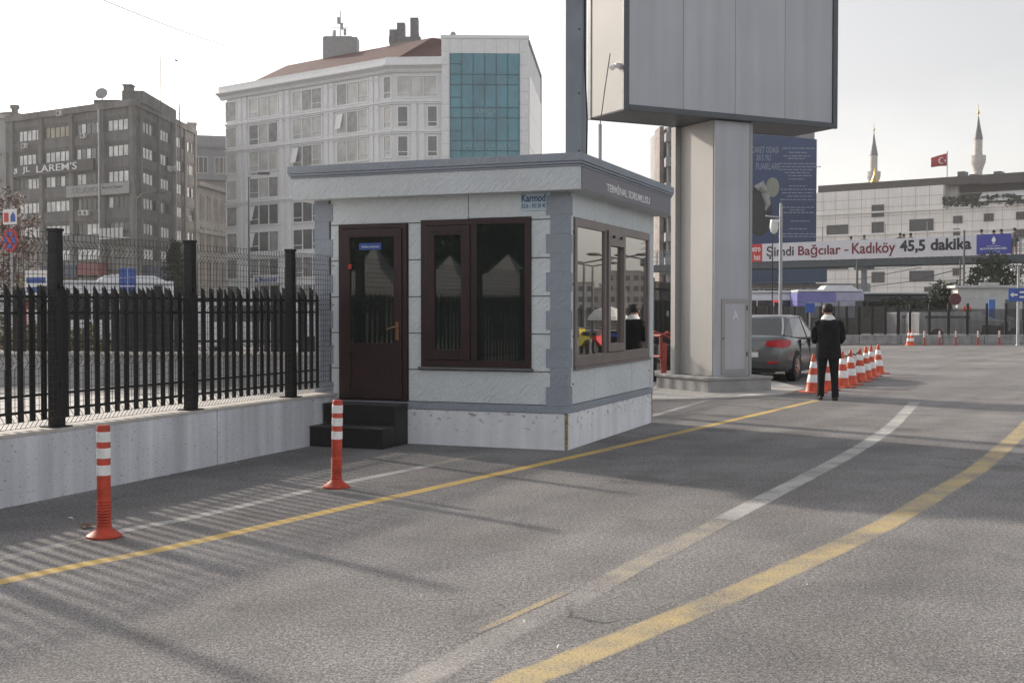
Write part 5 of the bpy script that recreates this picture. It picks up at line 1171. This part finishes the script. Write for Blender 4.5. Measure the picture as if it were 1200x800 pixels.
bn2 = thing('event_banner', 'huge dark blue event banner covering the tower right of the billboard column', 'banner', tf.M @ Vector((s0, -.4, 0)), R(2)); WB_ = s1 - s0
b = MB(); b.prism([(0, -.03, z0), (WB_, -.03, z0), (WB_, -.03, z1 - .4), (WB_ * .65, -.03, z1 - .05), (WB_ * .3, -.03, z1 + .25), (0, -.03, z1 + .1)], (0, .06, 0)); b.build('cloth', NAVY, bn2)
LETB = mat('letter_pale_blue', (.22, .27, .35), .6, var=0)
u = lambda px: tf.sz(px, 200)[0] - s0; zz_ = lambda py: tf.sz(915, py)[1]
text('lettering', 'TİCARET ODASI', LETB, bn2, TR(u(874), -.036, zz_(180)), u(911) - u(874), 1.0, .01, .01); text('lettering', '2015 YILI', LETB, bn2, TR(u(885), -.036, zz_(189)), u(902) - u(885), .75, .01, .01); text('lettering', 'FUARLARI', LETB, bn2, TR(u(885), -.036, zz_(199.5)), u(911) - u(885), .8, .01, .01)
b = MB()
for j, py in enumerate((175, 180, 184, 187, 193, 196.5, 200, 203.5, 207, 211, 219, 223, 227, 231, 235, 244, 247, 250, 260, 269, 275, 278)):
    b = MB(); c_ = u(934) + rnd.uniform(-.3, .3); w_ = rnd.uniform(.9, 2.6); x = c_ - w_
    while x < c_ + w_: l_ = rnd.uniform(.25, .7); b.box(x, min(x + l_, c_ + w_), -.04, -.0305, zz_(py), zz_(py) + .13); x += l_ + .12
    b.build('text_line', LETB, bn2)
b = MB(); b.T = Matrix.Translation((u(904.5), -.031, zz_(220))) @ Matrix.Rotation(R(90), 4, 'X') @ Matrix.Diagonal((.85, 1.25, 1, 1)); b.lathe([(.95, 0), (.95, .012)], 24); b.build('seal', mat('seal_gold', (.28, .29, .24), .6, var=.1), bn2)
b = MB(); b.T = Matrix.Translation((u(889), -.031, zz_(248))) @ Matrix.Rotation(R(90), 4, 'X') @ Matrix.Diagonal((1, 1.9, 1, 1)); b.lathe([(1.6, 0), (1.6, .008)], 24); b.T = None; b.build('dark_disc', mat('disc_ink', (.012, .014, .02), .6, var=.1), bn2)
b = MB(); b.tube([(u(885), -.06, zz_(222)), (u(890), -.06, zz_(218)), (u(896), -.06, zz_(228)), (u(899), -.06, zz_(240)), (u(896), -.06, zz_(247))], [.5, .7, .5, .35, .1], 8); b.build('pale_swirl', mat('swirl', (.38, .37, .36), .6, var=.15), bn2)
sh_ = thing('shop_row', 'low shops with blue glass canopy under the long banner right of the billboard column', 'building', at(880, 340, 118).xy.to_3d(), R(-3)); sf = Fac(sh_.location.x, sh_.location.y, R(-3))
b = MB(); b.box(-8, 11.5, 0, 8, 0, 4.2); b.build('wall', mat('shop_wall', (.3, .29, .27), .8, var=.2), sh_)
b = MB(); b.box(-8, 7.0, -1.6, 0, 4.3, 6.0); b.build('canopy', mat('canopy_blue_glass', (.03, .06, .12), .2, .2, var=.2), sh_)
for k in range(9): fwin(sh_, sf, -7 + 2.05 * k, -5.3 + 2.05 * k, .4, 3.7, 2, FRAMEW, PANE_DARK)
gb_ = thing('glass_office', 'pale blue glass building between the booth and the billboard column', 'building', at(772, 300, 172).xy.to_3d(), R(0)); gf = Fac(gb_.location.x, gb_.location.y, 0)
b = MB(); b.box(-5, .6, 0, 8, 0, 14.8); b.build('wall', mat('sky_blue_glass', (.12, .22, .32), .2, .3, var=.2, scale=.4), gb_)
b = MB()
for k in range(6): b.box(-5, .6, -.06, -.001, 1.8 + 2.5 * k, 1.95 + 2.5 * k)
for k in range(5): b.box(-4.6 + 1.3 * k, -4.5 + 1.3 * k, -.065, -.0012, .5, 14.8)
b.build('mullion', FRAMEW, gb_)

# ------------------------------------------------------------------ white shopping centre, minarets, flag
mx_, my_ = at(1155, 300, 200).xy
ml = thing('shopping_centre', 'large off-white shopping centre with dark roof band on the right', 'building', (mx_, my_, 0)); MF = Fac(mx_ - .783 * 30.5, my_ + .622 * 30.5, math.atan2(-.622, .783))
MW = mat('offwhite_cladding', (.82, .79, .75), .7, var=.08, scale=.25, streak=.12); MJ = mat('cladding_joint', (.4, .39, .37), .8, var=.1); MD = mat('dark_brown_band', (.06, .052, .05), .6, var=.15)
sm = lambda px, py=270: MF.sz(px, py)
sE = sm(1105)[0]; zTop = sm(1100, 217)[1]; zT2 = sm(1160, 238)[1]
fpart('wall', MW, ml, MF, lambda b: (b.box(-.3, sE, 0, 30, -1, zTop), b.box(sE + .001, 62, 0, 30, -1, zT2), b.box(-4, -.3, 3, 25, -1, zTop - 6)))
fpart('roof_band', MD, ml, MF, lambda b: (b.box(.6, sE + 6, .8, 28, zTop, zTop + 1.35), b.box(sE + 6, 43, .8, 26, zTop - .2, zTop + 1.35)))
fpart('recessed_glazing', MD, ml, MF, lambda b: b.box(sE + 1.5, 46, 4, 25, zT2, zTop - .1))
fpart('recess_wall', MW, ml, MF, lambda b: (b.box(sE + .01, sE + 1.5, 3, 25, zT2, zTop), b.box(46, 62, 6, 25, zT2, zTop - .4)))
q = sm(1147, 232); fpart('terrace_awning', WHITE, ml, MF, lambda b: b.prism([(q[0], -.2, q[1] - .6), (q[0], 2, q[1] + .9), (q[0], 2, q[1] + 1.1), (q[0], -.2, q[1] - .3)], (8.5, 0, 0)))
def terr(b):
    r_ = random.Random(5)
    for k in range(900):
        x = r_.uniform(sE, 60); p = Vector((x, r_.uniform(-.5, 1.0), zT2 + r_.uniform(-.5, 1.2))); a = Vector((r_.uniform(-1, 1), r_.uniform(-1, 1), r_.uniform(-1, 1))) * .45; c = a.orthogonal() * .6; b.quad([p - a, p + c, p + a, p - c])
fpart('terrace_plants', LEAFG, ml, MF, terr)
fpart('terrace_rail', FRAMED, ml, MF, lambda b: [b.box(sE, 60, -.06, .0, zT2 + .9, zT2 + 1.0)] + [b.box(sE + k * 1.5, sE + k * 1.5 + .07, -.06, 0, zT2, zT2 + .95) for k in range(26)])
def joints(b):
    z = zTop - 1.7
    while z > 0: b.box(-.28, 61, -.02, -.001, z, z + .07); z -= 1.55
    for k in range(26): b.box(1.9 + 2.4 * k, 1.96 + 2.4 * k, -.021, -.0011, 0, zTop if 1.9 + 2.4 * k < sE else zT2)
fpart('cladding_joint', MJ, ml, MF, joints)
for zb_ in (sm(1155, 270)[1], sm(1155, 243)[1], sm(1155, 300)[1]): fpart('ledge', MW, ml, MF, lambda b: b.box(-.3, 61, -.3, -.022, zb_, zb_ + .3))
for x0_, y0_, x1_, y1_, big in ((968.8, 263.6, 994, 276.8, 1), (1021.6, 240, 1036, 254.5, 1), (1021.6, 260, 1036, 274, 1), (1065.8, 256.7, 1094, 271, 1), (1117, 253, 1128, 261.8, 0), (1153, 250, 1164.5, 259.5, 0), (1190.7, 248, 1202, 257.5, 0), (1065.7, 317, 1094.6, 329.5, 1), (1021.5, 318.5, 1036.7, 331.3, 1), (1065.7, 303, 1094.6, 310, 1), (1021.5, 304, 1036.7, 312, 1), (1116.5, 314, 1126, 323, 0), (1152, 312, 1164, 322, 0), (1117, 268, 1125, 276, 0), (1190.7, 269, 1202, 279, 0), (1190.7, 311, 1202, 321, 0), (968.8, 308, 994, 316, 1), (1083, 336, 1095, 346, 1), (1117, 336, 1127, 345, 0)):
    xa, za = sm(x0_, (y0_ + y1_) / 2); xb, _ = sm(x1_, (y0_ + y1_) / 2); xm = (x0_ + x1_) / 2; z1_, z0_ = sm(xm, y0_)[1], sm(xm, y1_)[1]
    f_ = fwin(ml, MF, xa, xb, z0_, z1_, 2 if big else 3, FRAMED, mat('louvre_grey', (.075, .075, .078), .5, var=.1) if big else PANE_DARK, .16, .1)
fpart('rooftop_units', FRAMED, ml, MF, lambda b: [b.box(x, x + 1.2, 4, 6, zTop + 1.3, zTop + 1.3 + h_) for x, h_ in ((sE + 1, 1.2), (sE + 3, .6), (sE + 7, .8), (2, .4), (14, .35), (36, .5), (40, .4))])
fpart('rooftop_poles', GALV, ml, MF, lambda b: [b.box(x, x + .12, 3, 3.12, zTop + 1.2, zTop + 3) for x in (38, 41, 44, 47, 50, 53)] + [b.box(38, 56, 2.8, 3.0, zTop + .6, zTop + 1.8)])
fl_ = thing('flag', 'red flag with white crescent and star on a pole of the shopping centre', 'flag', MF.M @ Vector((sE + .2, 1.2, zTop - 4)), 0)
b = MB(); hF = at(1105, 183, 212).z - (zTop - 4); b.tube([(0, 0, 0), (0, 0, hF)], .09, 7); b.build('pole', GALV, fl_)
b = MB(); ng = 10; V_ = [[b.v((-.1 - 2.6 * i / ng, .18 * math.sin(i * .9), hF - .4 - .75 * (i / ng) ** 1.1 - (2.1 - .5 * i / ng) * j)) for j in (0, .5, 1)] for i in range(ng + 1)]
for i in range(ng):
    for j in (0, 1): b.face([V_[i][j], V_[i + 1][j], V_[i + 1][j + 1], V_[i][j + 1]])
o_ = b.build('cloth', mat('flag_red', (.45, .02, .03), .6, var=.1), fl_, smooth=True); o_.modifiers.new('thickness', 'SOLIDIFY').thickness = .03
b = MB(); cxf, czf = -1.05, hF - 1.65; arc = [(cxf + .55 * math.cos(a), czf + .55 * math.sin(a)) for a in [R(40) + R(280) * k / 16 for k in range(17)]]; inn = [(cxf + .12 + .44 * math.cos(a), czf + .44 * math.sin(a)) for a in [R(50) + R(260) * k / 16 for k in range(17)]]
for (a0_, a1_), (i0, i1) in zip(zip(arc, arc[1:]), zip(inn, inn[1:])): b.prism([(a0_[0], -.24, a0_[1]), (a1_[0], -.24, a1_[1]), (i1[0], -.24, i1[1]), (i0[0], -.24, i0[1])], (0, -.01, 0))
st_ = [(cxf + .85 - 0 + (.26 if k % 2 == 0 else .1) * math.cos(R(36 * k)) - .25, -.24, czf + (.26 if k % 2 == 0 else .1) * math.sin(R(36 * k))) for k in range(10)]
b.prism(st_, (0, -.01, 0)); b.build('crescent_star', LETW, o_)
def minaret(label, px, Y, ytip, ybal, ybase, wr):
    p = at(px, 300, Y); z = lambda y: at(px, y, Y).z; r = wr * Y / FPX / 2; t = thing('minaret', label, 'minaret', (p.x, p.y, 0), 0, 'minarets behind the shopping centre')
    zb_, zs_, zt_ = z(ybal), z(ybal - (ybal - ytip) * .43), z(ytip)
    b = MB(); b.lathe([(r * 1.3, 0), (r * 1.15, zb_ * .4), (r * 1.05, zb_ - 3), (r, zs_)], 16); b.build('shaft', mat('minaret_stone', (.45, .43, .4), .8, var=.12, scale=.5, fine=.1, fscale=2), t, smooth=True)
    b = MB(); b.lathe([(r * 1.06, zb_ - 2.6), (r * 1.35, zb_ - 1.6), (r * 1.75, zb_ - .6), (r * 1.85, zb_), (r * 1.85, zb_ + 1.1), (r * 1.7, zb_ + 1.1), (r * 1.7, zb_ + .05), (r * 1.02, zb_)], 16); b.build('balcony', MATS['minaret_stone'], t)
    b = MB(); b.lathe([(r * 1.12, zs_), (r * 1.1, zs_ + .3), (r * .5, (zs_ + zt_) / 2), (.12, zt_ - 1)], 16); b.build('spire', mat('lead_grey', (.13, .135, .15), .5, .3, var=.15), t, smooth=True)
    b = MB(); b.tube([(0, 0, zt_ - 1.2), (0, 0, zt_ + 2)], [.14, .05], 6); b.ell((0, 0, zt_), (.3, .3, .4)); b.build('finial', mat('gold', (.5, .35, .1), .3, .9, var=.1), t)
minaret('left and smaller minaret behind the shopping centre roof', 1023, 330, 152, 206, 215, 8.6)
minaret('tall right minaret with balcony behind the shopping centre roof', 1145, 285, 132, 188, 208, 9.4)
t = thing('golden_dome', 'small golden dome finial peeking over the shopping centre roof by the left minaret', 'dome', at(1025, 215, 300).xy.to_3d()); zd = at(1025, 217, 300).z
b = MB(); b.lathe([(2.4, 0), (2.4, zd - 3), (1.7, zd - 1), (.9, zd + 1.2), (.3, zd + 2.4), (.1, zd + 4.2)], 14); b.build('dome_body', MATS['gold'], t, smooth=True)

# ------------------------------------------------------------------ small things: cable, cart, litter, bird
a, c = at(145, 0, 75), at(352, 71.5, 149); b = MB(); a2 = a + (a - c) * .25
b.tube([a2.lerp(c, k / 14) - Vector((0, 0, .9 * math.sin(math.pi * k / 14))) + Vector((0, 0, .0)) for k in range(15)], .035, 5); w_ = b.build('overhead_cable', FRAMED); tag(w_, 'thin sagging cable running from the upper left sky to the white office block', 'cable')
t = thing('tool_cart', 'red framed cart with dark contents standing by the black gate behind the booth', 'cart', at(786, 420, 26.3).xy.to_3d(), R(20))
b = MB()
for y in (-.3, .3): b.tube([(-.35, y, .12), (-.4, y, 1.05), (-.25, y, 1.12), (.1, y, 1.0), (.38, y, .9), (.42, y, .12)], .035, 8)
for x, z in ((-.4, .6), (.4, .6), (-.38, 1.05)): b.tube([(x, -.3, z), (x, .3, z)], .03, 8)
b.build('frame', mat('dusty_red', (.26, .035, .025), .6, var=.25), t, smooth=True)
b = MB(); b.box(-.3, .32, -.24, .24, .3, .85); b.ell((0, -.26, .55), (.24, .05, .24)); b.build('drum', RUBBER, t, bevel=.03)
for x in (-.34, .4): b = MB(); b.prism([(x - .05, -.34, .25), (x + .06, -.34, .25), (x + .08, -.34, .9), (x - .04, -.34, .9)], (0, .02, 0)); b.build('side_panel', mat('dusty_red', (.26, .035, .025), .6, var=.25), t)
b = MB()
for x in (-.3, .36):
    for y in (-.31, .31): b = MB(); b.T = Matrix.Translation((x, y, .12)) @ Matrix.Rotation(R(90), 4, 'X'); b.lathe([(.05, -.03), (.12, -.03), (.12, .03), (.05, .03)], 14); b.build('wheel', RUBBER, t)
for i, (px, py, sc_, lb) in enumerate(((195, 560, .03, 'crumpled white paper scrap on the dark asphalt by the wall'), (277, 545, .03, 'small white paper scrap farther along the wall'), (82, 610, .025, 'small pale scrap left of the nearest orange post'), (946, 690, .014, 'tiny white scrap on the asphalt between the curved lines'), (615, 733, .013, 'tiny white scrap beside the worn white line'), (655, 763, .013, 'tiny white scrap on the wide yellow curve'))):
    p = gr(px, py); b = MB(); q_ = random.Random(i)
    pts = [(sc_ * math.cos(a) * q_.uniform(.6, 1.2), sc_ * math.sin(a) * q_.uniform(.5, 1), q_.uniform(.008, .03)) for a in [k * 1.05 for k in range(6)]]
    c_ = b.v((0, 0, .03)); vs = [b.v(p_) for p_ in pts]
    for k in range(6): b.face([c_, vs[k], vs[(k + 1) % 6]])
    o_ = b.build('paper_scrap', OFFW, loc=(p.x, p.y, .004)); tag(o_, lb, 'litter')
for i, (px, py) in enumerate(((101, 617), (106, 618), (97, 619))):
    p = gr(px, py); b = MB(); b.quad([(-.06, 0, .006), (0, -.03, .015), (.06, 0, .01), (0, .03, .02)]); tag(b.build('dry_leaf', LEAFB, loc=(p.x, p.y, .006), rz=i * 1.1), 'curled brown leaf on the asphalt behind the nearest orange post', 'leaf', 'dry leaves by the orange post')
p = at(207, 72, 60); b = MB(); b.loft([[(x, y * w_, z + .3 * w_ * abs(0)) for y, z in ((-1, -.3 * w_), (1, -.3 * w_), (1, .3 * w_), (-1, .3 * w_))] for x, w_ in ((-.2, .02), (0, .05), (.15, .03), (.2, .01))]); b.prism([(-.05, .04, 0), (.06, .04, 0), (0, .3, .1)], (0, 0, .01)); b.prism([(-.05, -.04, 0), (.06, -.04, 0), (0, -.3, .1)], (0, 0, .01))
o_ = b.build('bird', BLACK, loc=p); tag(o_, 'small dark bird in the sky above the dark office block', 'bird')

# ------------------------------------------------------------------ what the panes of the booth mirror (outside the frame)
by_ = Vector((math.sin(-BA), math.cos(-BA), 0)); bx_ = Vector((math.cos(-BA), -math.sin(-BA), 0))
def mir(px, py, Y, n_):
    p = at(px, py, Y); return p - n_ * (2 * (p - BC).dot(n_))
for i, (px, Y, w_, h) in enumerate(((440, 48, 3.6, 4.15), (528, 55, 4.2, 4.1), (596, 52, 4.4, 4.0))):
    p = mir(px, 300, Y, by_); t = thing('canopy_tent', ['peaked grey canopy tent mirrored in the booth door', 'peaked grey canopy tent mirrored in the left sash of the front window', 'peaked grey canopy tent mirrored in the right pane of the front window'][i], 'tent', (p.x, p.y, 0), BA, 'canopy tents mirrored in the booth glass')
    b = MB(); R0 = [b.v((x, y, 2.5)) for x, y in ((-w_ / 2, -w_ / 2), (w_ / 2, -w_ / 2), (w_ / 2, w_ / 2), (-w_ / 2, w_ / 2))]; R1 = [b.v((x * .3, y * .3, 3.2)) for x, y in ((-w_ / 2, -w_ / 2), (w_ / 2, -w_ / 2), (w_ / 2, w_ / 2), (-w_ / 2, w_ / 2))]; tp = b.v((0, 0, h)); bt = [b.v((v.co.x, v.co.y, 2.2)) for v in R0]
    for k in range(4): b.face([R0[k], R0[(k + 1) % 4], R1[(k + 1) % 4], R1[k]]); b.face([R1[k], R1[(k + 1) % 4], tp]); b.face([bt[k], bt[(k + 1) % 4], R0[(k + 1) % 4], R0[k]])
    b.build('canopy', OFFW, t)
    for x in (-1, 1):
        for y in (-1, 1): b = MB(); b.tube([(x * w_ / 2, y * w_ / 2, 0), (x * w_ / 2, y * w_ / 2, 2.3)], .04, 6); b.build('leg', GALV, t)
for i in range(9):  # unseen trees added so the front panes mirror something dark, not sky
    p = mir(380 + i * 34, 300, 66 + 5 * (i % 3), by_); tree('tree', f'dark leafy tree added out of view to darken the booth front glass', (p.x, p.y, 0), 9.5 + (i % 4), 3.6, 1.2, LEAFG, 60, 14, .7, seed=60 + i, group='added trees darkening the booth glass')
hl = MB(); P_ = []
for k in range(61):
    a = R(20 + k * 1.6); d_ = 900; P_.append((d_ * math.sin(a), d_ * math.cos(a), 19 + 9 * math.sin(k * .33) + 5 * math.sin(k * .9 + 1) + (6 if k > 10 else 0)))
hl.loft([[(x, y, -2), (x, y, z * .6), (x * 1.03, y * 1.03, z), (x * 1.3, y * 1.3, z + 8), (x * 1.35, y * 1.35, -2)] for x, y, z in P_]); tag(hl.build('hills', mat('hill_grey_green', (.1, .105, .1), .9, var=.4, scale=.03), smooth=True), kind='structure')
rb = random.Random(9)
for i in range(11):
    p = mir(672 + i * 9.5, 340, 340 + 60 * (i % 3), bx_)
    if p.x / max(p.y, 1) < .47: continue
    h = rb.uniform(6, 13); w_ = rb.uniform(9, 16); t = thing('house_block', 'plain grey block across the harbour road mirrored in the booth side window', 'building', (p.x, p.y, 0), R(-35 + rb.uniform(-8, 8)), 'blocks mirrored in the side window')
    b = MB(); b.box(-w_ / 2, w_ / 2, 0, 8, 0, h); b.build('wall', rb.choice([TG, DARKC, MW, BEI]), t)
    b = MB()
    for r_ in range(int(h // 3)):
        for k in range(int(w_ // 2.4)): b.box(-w_ / 2 + .6 + k * 2.4, -w_ / 2 + 2 + k * 2.4, -.05, -.001, .9 + 3 * r_, 2.4 + 3 * r_)
    b.build('window', PANE_DARK, t)
    b = MB(); b.prism([(-w_ / 2 - .2, -.2, h), (w_ / 2 + .2, -.2, h), (w_ / 2 + .2, 8.2, h), (-w_ / 2 - .2, 8.2, h)], (0, 0, .3)); b.build('roof', DARKC2, t)
for i, (px, top, Y) in enumerate(((684, 308, 62), (694, 312, 70), (724, 303, 58), (755, 304, 60))):
    p = mir(px, 380, Y, bx_); h = at(px, top, Y).z; t = thing('street_lamp', 'twin headed street lamp mirrored in the booth side window', 'street lamp', (p.x, p.y, 0), R(-50), 'lamps mirrored in the side window')
    b = MB(); b.lathe([(.14, 0), (.1, .4), (.06, h - .3), (.04, h)], 8); b.tube([(-1.1, 0, h + .2), (0, 0, h), (1.1, 0, h + .2)], .04, 6); b.build('pole', FRAMED, t)
    for x in (-1.2, 1.2): b = MB(); b.ell((x, 0, h + .2), (.35, .14, .08)); b.build('lamp_head', FRAMED, t)
for i, (px, lb, m_) in enumerate(((684, 'motorcycle with yellow cover mirrored at the left of the side window', mat('cover_yellow', (.6, .5, .05), .6, var=.1)), (703, 'red and white motorcycle mirrored beside the sash of the side window', RED), (740, 'black motorcycle mirrored in the right pane of the side window', BLACK))):
    p = mir(px, 390, 44 + (2 if i == 2 else 0), bx_); t = thing('motorcycle', lb, 'motorcycle', (p.x, p.y, 0), R(40 + 30 * i)); moto(t, m_); t.scale = (.9, .9, .95)
p = mir(712, 375, 46, bx_); t = thing('street_stall', 'dark stall with pale domed canopy mirrored in the middle of the side window', 'stall', (p.x, p.y, 0), R(-40))
b = MB(); b.box(-.9, .9, -.6, .6, 0, 1.15); b.build('counter', BLACK, t); b = MB(); b.lathe([(1.25, 1.75), (1.2, 1.95), (.8, 2.3), (.1, 2.5)], 16); b.build('canopy', OFFW, t)
b = MB()
for x in (-.85, .85): b.tube([(x, 0, 1.1), (x, 0, 1.9)], .04, 6)
b.build('pole', GALV, t); t.scale = (.62, .62, .7); b = MB(); b.box(-.8, .8, -.62, -.601, .85, 1.05); b.build('blue_band', SIGNBLUE, t)

# ------------------------------------------------------------------ haze
b = MB(); b.box(-420, 420, -160, 620, -1.5, 75)
hz = b.build('haze', None); hz.data.materials.clear()
hm = bpy.data.materials.new('winter_haze'); hm.use_nodes = True
hn = hm.node_tree.nodes; hn.remove(hn['Principled BSDF'])
pv_ = hn.new('ShaderNodeVolumePrincipled'); pv_.inputs['Color'].default_value = (.95, .95, .95, 1); pv_.inputs['Density'].default_value = .00038; pv_.inputs['Anisotropy'].default_value = .3
hm.node_tree.links.new(pv_.outputs[0], hn['Material Output'].inputs['Volume']); hz.data.materials.append(hm)
tag(hz, kind='stuff')
